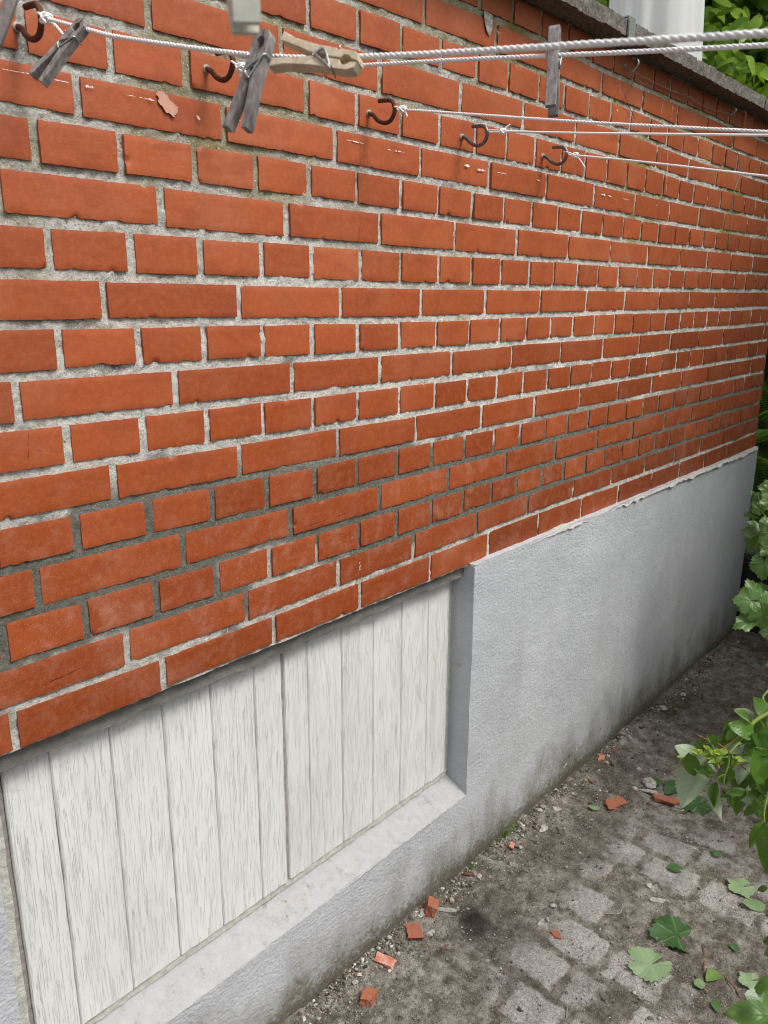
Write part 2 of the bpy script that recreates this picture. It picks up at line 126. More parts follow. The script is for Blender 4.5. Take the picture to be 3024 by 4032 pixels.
# ------------------------------------------------------------ material helper
class Mat:
    def __init__(s,name,rough=.7,spec=.4):
        s.m=bpy.data.materials.new(name); s.m.use_nodes=True; s.t=s.m.node_tree; s.b=s.t.nodes['Principled BSDF']; s.o=s.t.nodes['Material Output']
        s.b.inputs['Roughness'].default_value=rough; s.b.inputs['Specular IOR Level'].default_value=spec
        g=s.t.nodes.new('ShaderNodeNewGeometry'); s.pos=g.outputs['Position']; s.geo=g
    def L(s,a,b): s.t.links.new(a,b)
    def N(s,t): return s.t.nodes.new('ShaderNode'+t)
    def vec(s,scale,src=None):
        n=s.N('Mapping'); n.inputs['Scale'].default_value=scale if hasattr(scale,'__len__') else (scale,)*3; s.L(src or s.pos,n.inputs[0]); return n.outputs[0]
    def noise(s,scale,det=4,rough=.55,src=None,dist=0):
        n=s.N('TexNoise'); n.inputs['Detail'].default_value=det; n.inputs['Roughness'].default_value=rough; n.inputs['Scale'].default_value=1; n.inputs['Distortion'].default_value=dist
        s.L(s.vec(scale,src),n.inputs['Vector']); return n.outputs[0]
    def vor(s,scale,out='Distance',feat='F1',src=None):
        n=s.N('TexVoronoi'); n.feature=feat; n.inputs['Scale'].default_value=1; s.L(s.vec(scale,src),n.inputs['Vector']); return n.outputs[out]
    def at(s,name):
        n=s.N('Attribute'); n.attribute_name=name; return n.outputs['Fac']
    def ramp(s,fac,stops,interp='LINEAR'):
        n=s.N('ValToRGB'); n.color_ramp.interpolation=interp; e=n.color_ramp.elements
        while len(e)<len(stops): e.new(.5)
        for q,(p,c) in zip(e,stops):
            q.position=p; q.color=(c,c,c,1) if not hasattr(c,'__len__') else (*c,1)
        s.L(fac,n.inputs[0]); return n.outputs[0]
    def mix(s,fac,a,b,mode='MIX'):
        n=s.N('Mix'); n.data_type='RGBA'; n.blend_type=mode
        for i,v in ((0,fac),(6,a),(7,b)):
            if hasattr(v,'is_linked') or hasattr(v,'links'): s.L(v,n.inputs[i])
            elif i==0: n.inputs[0].default_value=v
            else: n.inputs[i].default_value=(*v,1) if hasattr(v,'__len__') else (v,v,v,1)
        return n.outputs[2]
    def math(s,op,a,b=None,clamp=False):
        n=s.N('Math'); n.operation=op; n.use_clamp=clamp
        for i,v in ((0,a),(1,b)):
            if v is None: continue
            if hasattr(v,'links'): s.L(v,n.inputs[i])
            else: n.inputs[i].default_value=v
        return n.outputs[0]
    def xyz(s,src=None):
        n=s.N('SeparateXYZ'); s.L(src or s.pos,n.inputs[0]); return n.outputs
    def col(s,c):
        if hasattr(c,'links'): s.L(c,s.b.inputs['Base Color'])
        else: s.b.inputs['Base Color'].default_value=(*c,1)
        return s
    def rough(s,r): s.L(r,s.b.inputs['Roughness']); return s
    def bump(s,h,dist=.001,strength=1.,prev=None):
        n=s.N('Bump'); n.inputs['Distance'].default_value=dist; n.inputs['Strength'].default_value=strength; s.L(h,n.inputs['Height'])
        if prev is not None: s.L(prev,n.inputs['Normal'])
        s.L(n.outputs[0],s.b.inputs['Normal']); return n.outputs[0]
# ------------------------------------------------------------ materials
def mat_brick():
    m=Mat('brick',.5,.38); t=m.at('tint'); c=m.at('chip'); d=m.at('dust')
    base=m.ramp(t,[(0,(.17,.031,.005)),(.3,(.26,.049,.009)),(.7,(.36,.076,.019)),(1,(.42,.100,.031))])
    n1=m.noise(14,5,.6); base=m.mix(m.ramp(n1,[(.35,0),(.7,.45)]),base,(.24,.050,.015))
    n4=m.noise(95,5,.7); base=m.mix(m.ramp(n4,[(.45,0),(.75,.30)]),base,(.50,.17,.075))
    bl=m.noise(5,3,.5); base=m.mix(m.ramp(bl,[(.52,0),(.8,.22)]),base,(.50,.24,.15))
    wet=m.noise((9,9,16),2,.5,dist=.4); base=m.mix(m.ramp(wet,[(.56,0),(.60,.28)]),base,(.24,.045,.015))
    pit=m.vor(210); pn=m.noise(60,3); pm=m.math('MULTIPLY',m.ramp(pit,[(.12,1),(.24,0)]),m.ramp(pn,[(.58,0),(.68,1)]))
    base=m.mix(m.math('MULTIPLY',pm,.7),base,(.05,.02,.012))
    # cement dust and splashes on the lower courses
    sp=m.vor(520,'Distance'); sc=m.vor(520,'Color'); spn=m.xyz(sc)[0]
    sm=m.math('MULTIPLY',m.ramp(sp,[(.16,1),(.30,0)]),m.math('GREATER_THAN',spn,.72)); sm=m.math('MULTIPLY',sm,m.math('ADD',m.math('MULTIPLY',d,.9),.05))
    base=m.mix(m.math('MULTIPLY',sm,.75),base,(.55,.40,.32))
    dn=m.ramp(m.noise(22,5,.7),[(.5,0),(.85,.55)]); base=m.mix(m.math('MULTIPLY',dn,m.math('ADD',d,.10)),base,(.50,.30,.24))
    base=m.mix(m.math('MULTIPLY',c,.55),base,(.22,.05,.022))
    m.col(base)
    m.rough(m.ramp(m.noise(30,4),[(.3,.40),(.7,.62)]))
    b=m.bump(m.noise(300,4,.7),.0006,.6); m.bump(m.noise((40,40,90),4,.6),.0008,.4,b)
    return m.m
def mat_mortar(fillet=False):
    m=Mat('mortar',.93,.2); r=m.at('repair'); y=m.at('moss')
    a=m.noise(75,6,.78); base=m.ramp(a,[(.28,(.24,.225,.19)),(.43,(.50,.48,.43)),(.58,(.70,.68,.62)),(.8,(.86,.85,.81))])
    big=m.math('ADD',m.noise(3.2,4,.6),m.math('MULTIPLY',m.at('pale'),.32)); base=m.mix(m.ramp(big,[(.42,0),(.62,.7)]),base,m.ramp(a,[(.25,(.40,.38,.34)),(.5,(.80,.78,.72)),(.8,(.88,.87,.83))]))
    bl=m.noise(8,5,.7); base=m.mix(m.ramp(bl,[(.54,0),(.70,.8)]),base,(.075,.073,.07))
    rc=m.ramp(m.noise(120,4,.6),[(.3,(.13,.13,.108)),(.7,(.235,.235,.195))]); base=m.mix(r,base,rc)
    base=m.mix(m.math('MULTIPLY',y,.65),base,(.28,.24,.07))
    gr=m.vor(260,'Distance'); gc=m.xyz(m.vor(260,'Color'))[0]
    gm=m.math('MULTIPLY',m.ramp(gr,[(.22,1),(.36,0)]),m.math('GREATER_THAN',gc,.74)); gm=m.math('MULTIPLY',gm,m.math('SUBTRACT',1,m.math('MULTIPLY',r,.75)))
    base=m.mix(m.math('MULTIPLY',gm,.85),base,(.80,.78,.72))
    if fillet: base=m.mix(.55,base,(.56,.54,.50))
    m.col(base); dk_=m.vor(190); dkc=m.xyz(m.vor(190,'Color'))[1]; base=m.mix(m.math('MULTIPLY',m.math('MULTIPLY',m.ramp(dk_,[(.25,1),(.42,0)]),m.math('GREATER_THAN',dkc,.76)),.45),base,(.13,.12,.10)); m.col(base); b=m.bump(m.noise(200,6,.8),.007,1.); m.bump(m.noise(700,3,.6),.001,.8,b); return m.m
def mat_plaster():
    m=Mat('grey painted render',.5,.45); z=m.xyz()[2]; x=m.xyz()[0]
    a=m.noise(5,4,.6); base=m.ramp(a,[(.3,(.43,.445,.475)),(.7,(.50,.515,.545))])
    # rising damp and algae near the ground, with its own ragged outline
    n=m.noise((7,7,4),6,.65); n2=m.noise(70,5,.75)
    h=m.math('ADD',m.math('MULTIPLY',m.math('ADD',z,.885),-3.2),m.math('ADD',.98,m.ramp(m.math('MULTIPLY',x,.4),[(.25,0),(.6,.06)])))
    mask=m.ramp(m.math('ADD',h,m.math('MULTIPLY',m.math('SUBTRACT',n,.5),1.7)),[(.40,0),(.95,1)])
    base=m.mix(m.math('MULTIPLY',mask,m.ramp(n2,[(.3,.55),(.6,1)])),base,(.16,.152,.115))
    h2=m.math('ADD',m.math('MULTIPLY',m.math('ADD',z,.885),-13),1.15)
    mask2=m.ramp(m.math('ADD',h2,m.math('MULTIPLY',m.math('SUBTRACT',n2,.5),2.4)),[(.3,0),(.8,.85)])
    base=m.mix(mask2,base,m.ramp(n2,[(.35,(.045,.042,.03)),(.65,(.13,.115,.08))]))
    dr=m.noise((9,9,.9),4,.6); base=m.mix(m.ramp(dr,[(.58,0),(.85,.30)]),base,(.24,.245,.24))
    m.col(base); m.rough(m.ramp(m.noise(40,3),[(.3,.33),(.7,.50)]))
    b=m.bump(m.noise((120,120,140),5,.60),.0036,1.); m.bump(m.noise(14,3,.6),.008,.5,b); return m.m
def mat_sill():
    m=Mat('weathered concrete',.85,.25); a=m.noise(45,6,.75); base=m.ramp(a,[(.28,(.25,.25,.252)),(.42,(.345,.348,.355)),(.7,(.40,.405,.415))])
    base=m.mix(m.ramp(m.noise(9,4,.6),[(.60,0),(.74,.3)]),base,(.36,.31,.26))
    g=m.ramp(m.noise(26,5,.7),[(.56,0),(.66,.8)]); x=m.xyz(); near=m.ramp(m.noise(3.3,2),[(.52,0),(.64,1)])
    base=m.mix(m.math('MULTIPLY',g,near),base,(.12,.115,.06))
    m.col(base); m.bump(m.noise(180,5,.7),.0022,.8); return m.m
def mat_wood_white():
    m=Mat('weathered white paint',.62,.35); t=m.at('tint')
    base=m.ramp(m.noise((40,40,3),5,.6),[(.3,(.65,.66,.655)),(.7,(.71,.71,.705))])
    base=m.mix(m.math('MULTIPLY',t,.20),base,(.44,.45,.43))
    g=m.noise((560,560,16),2,.5,dist=.1); gm=m.ramp(g,[(.56,0),(.64,1)])
    g2=m.noise((85,85,6),3,.55); gm=m.math('MULTIPLY',gm,m.ramp(g2,[(.35,.5),(.6,1)]))
    base=m.mix(m.math('MULTIPLY',gm,.15),base,(.28,.275,.265))
    fl=m.noise((120,120,60),5,.7); base=m.mix(m.ramp(fl,[(.62,0),(.70,.7)]),base,(.75,.75,.74))
    dz=m.ramp(m.noise((5,5,2),4),[(.5,0),(.8,.4)]); base=m.mix(dz,base,(.45,.46,.40))
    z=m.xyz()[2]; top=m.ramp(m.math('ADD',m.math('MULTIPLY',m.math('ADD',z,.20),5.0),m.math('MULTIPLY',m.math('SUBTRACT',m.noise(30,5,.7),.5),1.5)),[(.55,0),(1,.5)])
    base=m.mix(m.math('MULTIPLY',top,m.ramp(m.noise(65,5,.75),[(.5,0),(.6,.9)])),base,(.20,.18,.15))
    m.col(base); b=m.bump(m.math('SUBTRACT',1,gm),.0012,.8); m.bump(m.noise((150,150,40),4,.65),.0012,.6,b); return m.m
def mat_plain(name,c,rough=.6,spec=.4,sc=60,var=.25,bump=.0005,metal=0,c2=None,stretch=(1,1,1)):
    m=Mat(name,rough,spec); a=m.noise(tuple(sc*k for k in stretch),5,.65)
    c2=c2 or tuple(v*(1-var) for v in c); m.col(m.ramp(a,[(.32,c2),(.68,c)])); m.b.inputs['Metallic'].default_value=metal
    if bump: m.bump(m.noise(tuple(sc*3*k for k in stretch),4,.6),bump,.8)
    return m.m
def mat_coping():
    m=Mat('rough concrete',.95,.2); a=m.noise(90,6,.78); base=m.ramp(a,[(.3,(.06,.055,.05)),(.5,(.17,.155,.135)),(.75,(.36,.33,.29))])
    base=m.mix(m.ramp(m.noise(5,4),[(.5,0),(.75,.7)]),base,(.07,.068,.055)); m.col(base); m.bump(m.noise(150,6,.75),.006,1.); return m.m
def mat_ground():
    m=Mat('trodden soil over setts',.95,.15); p=m.at('paver'); w=m.at('wet'); mo=m.at('moss')
    a=m.noise(28,8,.72); soil=m.ramp(a,[(.30,(.07,.060,.048)),(.45,(.20,.18,.15)),(.58,(.39,.36,.315)),(.74,(.60,.57,.51))])
    soil=m.mix(m.ramp(m.noise(3.2,3,.6),[(.45,0),(.68,.75)]),soil,m.ramp(m.noise(75,7,.8),[(.3,(.04,.033,.025)),(.55,(.13,.112,.088)),(.75,(.30,.27,.225))]))
    gs=m.ramp(m.noise(110,7,.8),[(.3,(.24,.23,.21)),(.5,(.54,.525,.50)),(.75,(.80,.785,.755))])
    pn=m.math('ADD',m.math('MULTIPLY',m.math('SUBTRACT',m.noise(42,7,.8),.5),1.7),m.math('MULTIPLY',m.math('SUBTRACT',m.noise(9,4,.6),.5),2.0)); pm=m.math('ADD',m.math('MULTIPLY',p,.92),pn); base=m.mix(m.ramp(pm,[(.30,0),(1.0,.95)]),soil,gs)
    base=m.mix(m.math('MULTIPLY',mo,m.ramp(m.noise(35,5,.7),[(.45,0),(.6,.8)])),base,(.075,.078,.025))
    # sand and chips
    for sc,th,cc in ((420,.70,(.42,.39,.34)),(240,.84,(.58,.56,.52)),(300,.80,(.025,.02,.016)),(170,.95,(.62,.60,.56))):
        d=m.vor(sc); c=m.xyz(m.vor(sc,'Color'))[0]; mm=m.math('MULTIPLY',m.ramp(d,[(.24,1),(.38,0)]),m.math('GREATER_THAN',m.math('ADD',c,m.math('MULTIPLY',m.math('SUBTRACT',m.noise(11,3,.6),.56),.55)),th))
        base=m.mix(m.math('MULTIPLY',mm,.6),base,cc)
    base=m.mix(m.math('MULTIPLY',w,.8),base,(.022,.014,.011))
    m.col(base); b=m.bump(m.noise(120,8,.8),.012,1.); m.bump(m.vor(260),.003,.8,b); return m.m
def mat_leaf(name,top,under,vein=.35,gloss=.4,trans=.35,kind=0):
    m=Mat(name,gloss,.45); t=m.at('tint'); u=m.at('lu'); v=m.at('lv')
    dk=tuple(c*.55 for c in top); c=m.ramp(t,[(0,dk),(.6,top),(.85,(min(1,top[0]*1.5),min(1,top[1]*1.3),top[2]*1.2)),(1,(min(1,top[0]*3.4),min(1,top[1]*2.),top[2]*1.2))])
    av=m.math('ABSOLUTE',v)
    if kind==0: ph=m.math('SUBTRACT',m.math('MULTIPLY',u,7.5),m.math('MULTIPLY',av,2.6))
    else: ph=m.math('MULTIPLY',v,1.0)
    fr=m.math('ABSOLUTE',m.math('SUBTRACT',m.math('FRACT',ph),.5)); ve=m.ramp(fr,[(.0,1),(.10,.0)])
    mid=m.ramp(av,[(.0,1),(.055,0)]) if kind==0 else m.ramp(fr,[(0,1),(.04,0)])
    vv=m.math('MAXIMUM',ve,mid)
    c=m.mix(m.math('MULTIPLY',vv,vein),c,(top[0]*2.0+.04,top[1]*1.6+.04,top[2]*2+.02))
    und=m.mix(m.math('MULTIPLY',vv,.35),under,tuple(x*.7 for x in under))
    c=m.mix(m.geo.outputs['Backfacing'],c,und)
    sp=m.noise(90,4,.7); c=m.mix(m.ramp(sp,[(.60,0),(.72,.30)]),c,(.40,.42,.36)); m.col(c)
    m.bump(m.math('SUBTRACT',1,vv),.0015,.5)
    tr=m.N('BsdfTranslucent'); m.L(m.mix(.5,c,(.35,.55,.06)),tr.inputs[0]); ms=m.N('MixShader'); ms.inputs[0].default_value=trans
    m.L(m.b.outputs[0],ms.inputs[1]); m.L(tr.outputs[0],ms.inputs[2]); m.L(ms.outputs[0],m.o.inputs[0]); return m.m
def mat_gravel():
    m=Mat('pebbles',.85,.3); t=m.at('tint'); c=m.ramp(t,[(0,(.03,.024,.018)),(.3,(.11,.085,.06)),(.55,(.22,.19,.15)),(.8,(.42,.39,.34)),(.97,(.60,.585,.56)),(1,(.33,.08,.035))])
    c=m.mix(m.ramp(m.noise(300,4,.7),[(.4,0),(.7,.5)]),c,(.10,.085,.065)); m.col(c); m.bump(m.noise(500,3),.0008,.8); return m.m
M={}
M['brick']=mat_brick(); M['mortar']=mat_mortar(); M['fillet']=mat_mortar(True); M['render']=mat_plaster(); M['sill']=mat_sill(); M['wood']=mat_wood_white()
M['coping']=mat_coping(); M['ground']=mat_ground(); M['gravel']=mat_gravel()
M['lintel']=mat_plain('grey mortar',(.17,.165,.155),.9,.2,40,.35,.002)
M['jamb']=mat_plain('flaking jamb paint',(.55,.55,.50),.8,.3,60,.35,.003)
M['groove']=mat_plain('dirty joint',(.34,.32,.30),.9,.2,80,.5,.001)
M['rust']=mat_plain('rusted steel',(.17,.070,.038),.8,.3,200,.6,.0006,.35,(.06,.025,.018))
M['steel']=mat_plain('dull dark steel',(.20,.19,.185),.42,.5,140,.35,.0003,.75)
M['zinc']=mat_plain('zinc plated steel',(.52,.54,.53),.35,.5,120,.25,.0002,.85)
M['rope']=mat_plain('white cord',(.88,.88,.88),.75,.3,500,.10,.0004)
M['plasticline']=mat_plain('white plastic line',(.88,.88,.88),.4,.4,60,.05,.0001)
M['greywood']=mat_plain('weathered grey wood',(.30,.275,.265),.85,.25,160,.55,.0009,0,(.115,.10,.098),(1,1,.35))
M['palewood']=mat_plain('pale wood',(.62,.53,.39),.7,.3,120,.25,.0006,0,(.42,.34,.24))
M['darkwood']=mat_plain('dark stained wood',(.035,.034,.034),.8,.3,60,.6,.002,0,(.008,.008,.009),(1,1,.2))
M['whiteplastic']=mat_plain('milky plastic',(.62,.62,.54),.45,.5,70,.18,.0003)
M['paint']=mat_plain('white paint splash',(.80,.78,.75),.7,.3,250,.2,.0005)
M['pinkpaint']=mat_plain('thin white paint film',(.56,.31,.235),.7,.3,120,.2,.0003)
M['crack']=mat_plain('crack',(.035,.012,.008),.9,.1,100,.3,0)
M['cloth']=mat_plain('white parasol cloth',(.86,.86,.87),.85,.2,9,.06,.0015)
M['bark']=mat_plain('bark',(.10,.075,.05),.9,.2,70,.5,.004)
M['stem']=mat_plain('green stem',(.24,.32,.07),.6,.3,70,.25,.0003)
M['twig']=mat_plain('brown twig',(.20,.085,.05),.75,.3,90,.4,.0005)
M['stone']=mat_plain('grey stone',(.50,.48,.45),.9,.2,120,.45,.0012,0,(.17,.155,.14))
M['brickbit']=mat_plain('broken brick',(.42,.115,.055),.9,.2,110,.45,.004,0,(.24,.13,.095))
M['pinkbit']=mat_plain('dusty broken brick',(.56,.33,.27),.9,.2,70,.45,.0015,0,(.42,.12,.07))
M['mortbit']=mat_plain('mortar piece',(.40,.37,.33),.95,.2,150,.5,.0015,0,(.17,.15,.13))
M['wire']=mat_plain('thin dark wire',(.08,.06,.05),.6,.4,60,.3,0)
M['paletwine']=mat_plain('pale twine',(.30,.27,.20),.8,.3,60,.3,0)
M['teal']=mat_plain('teal thread',(.12,.34,.28),.6,.3,60,.2,0)
M['rasp']=mat_leaf('raspberry leaf',(.070,.165,.022),(.36,.44,.33),.30,.38,.30)
M['curr']=mat_leaf('currant leaf',(.095,.185,.045),(.20,.28,.13),.35,.36,.28,1)
M['dry']=mat_leaf('fallen leaf',(.055,.15,.035),(.20,.29,.15),.45,.6,.1,1)
M['fallo']=mat_leaf('fallen oval leaf',(.055,.14,.035),(.17,.26,.12),.4,.55,.1,0)
M['tree']=mat_leaf('tree leaf',(.19,.36,.025),(.25,.38,.09),.22,.35,.5)
M['hedge']=mat_leaf('hedge leaf',(.030,.080,.012),(.06,.12,.03),.15,.5,.3)
M['fern']=mat_leaf('fern frond',(.13,.27,.03),(.2,.3,.08),.1,.5,.4)

def translucent(mt,f,col):
    t=mt.node_tree; b=t.nodes['Principled BSDF']; o=t.nodes['Material Output']; tr=t.nodes.new('ShaderNodeBsdfTranslucent'); tr.inputs[0].default_value=(*col,1)
    ms=t.nodes.new('ShaderNodeMixShader'); ms.inputs[0].default_value=f; t.links.new(b.outputs[0],ms.inputs[1]); t.links.new(tr.outputs[0],ms.inputs[2]); t.links.new(ms.outputs[0],o.inputs[0])
translucent(M['cloth'],.45,(.95,.95,.95))
# ------------------------------------------------------------ the wall
GZ=-.885; CO=.06621; WX0,WX1=-2.0,2.52
wall=empty('brick_wall',(0,0,GZ),'red brick outbuilding wall with pale mortar above a grey rendered plinth','wall')
TT=np.array(DATA['T'])
def joint_dx(i,r):
    d=np.hypot(TT[:,0]-i,(TT[:,1]-r)*50)
    k=d.argmin()
    if d[k]<.1: return TT[k,2]
    w=np.exp(-((TT[:,0]-i)/2.2)**2-((TT[:,1]-r)/2.)**2)+1e-9
    return float((w*TT[:,2]).sum()/(w.sum()+.15))+random.uniform(-.003,.003)
def bed_dz(x,v):      # v in courses
    x=np.asarray(x,float);w=np.exp(-((TT[:,0]*.12-x[...,None])/.22)**2-((TT[:,1]-.5-v)/1.1)**2)+1e-9
    return (w*TT[:,3]).sum(-1)/(w.sum(-1)+.2)
def bed(x,j): return j*CO+bed_dz(x,j)*(1 if j>0 else 0)
brk=MB(); NB=0
chips=[]
for r in range(1,20):
    off=0 if r%2 else (-.5 if r%4==2 else .5); stp=2 if (r==1 or r%2==0) else 1
    idx=[i*stp+off for i in range(-12 if stp==2 else -18,30)]; J=[]
    for i in idx:
        x=i*.12
        if WX0-.05<x<WX1-.05: J.append(x+joint_dx(i,r))
    J=[WX0-.006]+J+[WX1+.006]
    for a,b in zip(J[:-1],J[1:]):
        jw=random.choice([.0095,.011,.012,.013,.015]); jw2=random.choice([.005,.006,.0065])
        if a<-.3 and r<18: jw+=.003
        x0,x1=a+jw/2,b-jw2
        if x1-x0<.03: x1=max(x1,x0+.03)
        st=.0042 if (x0>-.95 and x1<1.3) else (.007 if x0>-1 else .012)
        nu=max(5,int((x1-x0)/st)); nv=max(5,int(.052/st))
        U=np.linspace(0,1,nu); V=np.linspace(0,1,nv); u,v=np.meshgrid(U,V,indexing='ij')
        bt=random.uniform(.0058,.0078)*(1.12 if x0<.3 and r>8 else 1); tt=random.uniform(.0058,.0076)
        X=x0+u*(x1-x0); xs=np.array([x0,x1]); zb=bed(xs,r-1)+bt; zt=bed(xs,r)-tt
        if r==1: zb=np.array([.001,.001])+random.uniform(0,.003)
        zb=zb+random.uniform(-.001,.001); zt=zt+np.array([random.uniform(-.0012,.0012),random.uniform(-.0012,.0012)])
        Zb=zb[0]+(zb[1]-zb[0])*u; Zt=zt[0]+(zt[1]-zt[0])*u; Z=Zb+(Zt-Zb)*v
        s_=NB; cu=np.abs(2*u-1)**6; cv=np.abs(2*v-1)**4
        X=X+cu*np.sign(u-.5)*fbm(Z*90,X*0,s_,3)*.0004; Z=Z+cv*(fbm(X*130,v*3,s_,5,4,.65)*.00042+np.where(v<.5,1,0)*np.clip(fbm(X*55,0,s_,9)-.45,0,1)*.003)
        e=np.minimum(np.minimum(u,1-u)*(x1-x0),np.minimum(v,1-v)*.052)
        Y=random.uniform(-.0012,.0012)+(u-.5)*random.uniform(-.0015,.0015)+fbm(X*25,Z*25,s_,2,3)*.00035+np.clip(.0014-e,0,1)*.5
        ch=np.clip(.003-e,0,1)*120*np.clip(fbm(X*60,Z*60,s_,4),0,1)
        for q in range(random.choice([0,0,0,1,1,2])):
            ang=random.choice([(random.random(),0),(random.random(),0),(random.random(),1),(random.choice([0,1]),random.random()),(random.choice([0,1]),random.choice([0,1]))])
            cx,cz=x0+ang[0]*(x1-x0),zb[0]+ang[1]*(zt[0]-zb[0]); rr=random.choice([.003,.004,.005,.008])*(1.4 if random.random()<.06 else .8)
            d=np.hypot((X-cx),(Z-cz)*1.3)/rr+fbm(X*150,Z*150,s_,8)*.3; f=np.clip(1.0-d,0,1); Y=Y+f*.007; ch=np.maximum(ch,np.clip(f*3,0,1))
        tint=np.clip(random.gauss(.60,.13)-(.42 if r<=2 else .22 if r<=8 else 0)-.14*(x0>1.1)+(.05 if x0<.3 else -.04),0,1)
        mid=(r-.5)*CO; dust=np.clip(.85-abs(mid-.16)/.28,0,1)*(.9+.3*random.random())
        ring=np.array([(i,0) for i in range(nu)]+[(nu-1,j) for j in range(1,nv)]+[(i,nv-1) for i in range(nu-2,-1,-1)]+[(0,j) for j in range(nv-2,0,-1)])
        front=np.stack([X,Y,Z],-1).reshape(-1,3); ri=ring[:,0]*nv+ring[:,1]; back=front[ri].copy(); back[:,1]=.022
        n0=len(front); f=gridf(nu,nv); k=len(ring)
        side=np.array([[n0+k+i,n0+i,n0+(i+1)%k,n0+k+(i+1)%k] for i in range(k)])
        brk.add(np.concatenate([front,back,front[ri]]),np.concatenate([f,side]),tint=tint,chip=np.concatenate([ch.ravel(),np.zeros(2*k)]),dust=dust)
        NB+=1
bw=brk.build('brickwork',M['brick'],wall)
# mortar bed behind the bricks
X=np.concatenate([np.arange(WX0,-.95,.012),np.arange(-.95,1.3,.0038),np.arange(1.3,WX1-.004,.006),[WX1-.004]]); Z=np.arange(-.002,1.262,.0038)
x,z=np.meshgrid(X,Z,indexing='ij')
rep=sst(.0,.10,.5-np.abs(z-.215)/.29+.28*fbm(x*2.2,z*5,0,3)+.1*fbm(x*12,z*12,0,6)); rep*=sst(.42,.30,z+x*.02)
moss=sst(.25,.8,fbm(x*2.6,z*3.4,0,31)+.3*fbm(x*20,z*20,0,32))*sst(.6,.85,z)*.9+.6*sst(.45,.9,fbm(x*6,z*6,0,33))*sst(.35,.5,z)
y=.0042-.0005*sst(1.0,.2,z)+fbm(x*60,z*60,0,11,4,.65)*.0015*(1-.45*rep)-.0008*rep+fbm(x*9,z*9,0,12,2)*.0006
mm=MB(); mm.add(np.stack([x,y,z],-1),gridf(*x.shape),repair=rep,moss=moss,pale=np.exp(-((z-.50)/.13)**2)*sst(1.4,.4,x)-.6*sst(.75,.85,z)*sst(.75,.95,z)); 
mm.add([(WX0,.02,0),(WX1-.004,.02,0),(WX1-.004,.24,0),(WX0,.24,0),(WX0,.02,1.257),(WX1-.004,.02,1.257),(WX1-.004,.24,1.257),(WX0,.24,1.257)],[(1,2,6,5),(2,3,7,6),(3,0,4,7)])
mm.build('mortar',M['mortar'],wall)
# bricks of the end wall, seen only from the side
eb=MB()
for r in range(1,20):
    for a,b in (((0.024,.115),(.125,.235)) if r%2 else ((.024,.235),)):
        rbox(eb,WX1-.004,WX1+.002,a,b,(r-1)*CO+.007,r*CO-.007,.05,lambda p:p,faces='XyYzZ',tint=random.random(),chip=0.,dust=0.)
eb.build('end_brickwork',M['brick'],wall)
# plinth
def pdisp(p):
    x,y,z=p[:,0],p[:,1],p[:,2]; q=p.copy()
    fr=np.clip((.03-y)/.045,0,1)
    q[:,1]+=fr*(fbm(x*5,z*4,y*5,41,2)*.0022+fbm(x*45,z*45,y*45,42,3,.6)*.0007-.011*np.exp(-((x-1.05)/.07)**2)*sst(-.9,-.5,z)+.004*np.exp(-((x-.83)/.09)**2)+.008*sst(1.06,1.5,x))
    q[:,0]+=fbm(x*40,z*40,y*40,44,3)*.0009; q[:,2]+=fbm(x*30,z*9,y*40,45,3)*.0012
    return q
pl=MB(); OX0,OX1=-.777,.391
rbox(pl,OX1,2.538,-.015,.24,GZ-.06,.004,.009,pdisp,faces='xyXZ')
rbox(pl,OX0-.0,OX1,-.015,.05,GZ-.06,-.642,.009,pdisp,faces='y')
rbox(pl,WX0,OX0,-.015,.24,GZ-.06,-.004,.012,pdisp,faces='xyXZ')
pl.build('plinth',M['render'],wall)
sm_=MB()
Xs=np.linspace(OX0,OX1,190); T_=np.linspace(0,1,16); x,t=np.meshgrid(Xs,T_,indexing='ij')
edge=.0035*(np.exp(-t*9)); ys=-.0155+t*.085+0*x; zs=-.6405+t*.040-edge*1.2+fbm(x*50,ys*50,0,51,4,.6)*.0011+fbm(x*7,ys*7,0,52)*.0012
ys=ys+np.exp(-t*30)*fbm(x*60,0,0,53,3)*.0014
sm_.add(np.stack([x,ys,zs],-1),gridf(*x.shape)); sm_.build('sill',M['sill'],wall)
# cement ledge between plinth and brick
fm=MB()
for xa,xb in ((OX1-.002,2.52),(WX0,OX0+.002)):
    Xs=np.arange(xa,xb,.0045); T_=np.linspace(0,1,7); x,t=np.meshgrid(Xs,T_,indexing='ij')
    lift=.006+.006*fbm(x*6,0,0,60,2)
    y=-.0165+t*.0195+fbm(x*70,t*3,0,61,3)*.0012; z=-.004+t*lift+np.sin(t*math.pi)*.003+fbm(x*75,t*4,0,62,3,.7)*.0022-(1-t)*np.clip(fbm(x*25,0,0,63),0,1)*.008
    fm.add(np.stack([x,y,z],-1),gridf(*x.shape),repair=0.,moss=.15)
fm.build('cement_fillet',M['fillet'],wall)
# lintel strip over the hatch
lm=MB(); rbox(lm,OX0,OX1,.016,.08,-.033,.0025,.006,lambda p:p+np.stack([0*p[:,0],fbm(p[:,0]*30,p[:,2]*90,0,70,3)*.0016,fbm(p[:,0]*18,p[:,1]*50,0,71,3)*.0015],1),faces='yz')
lm.build('lintel_mortar',M['lintel'],wall)
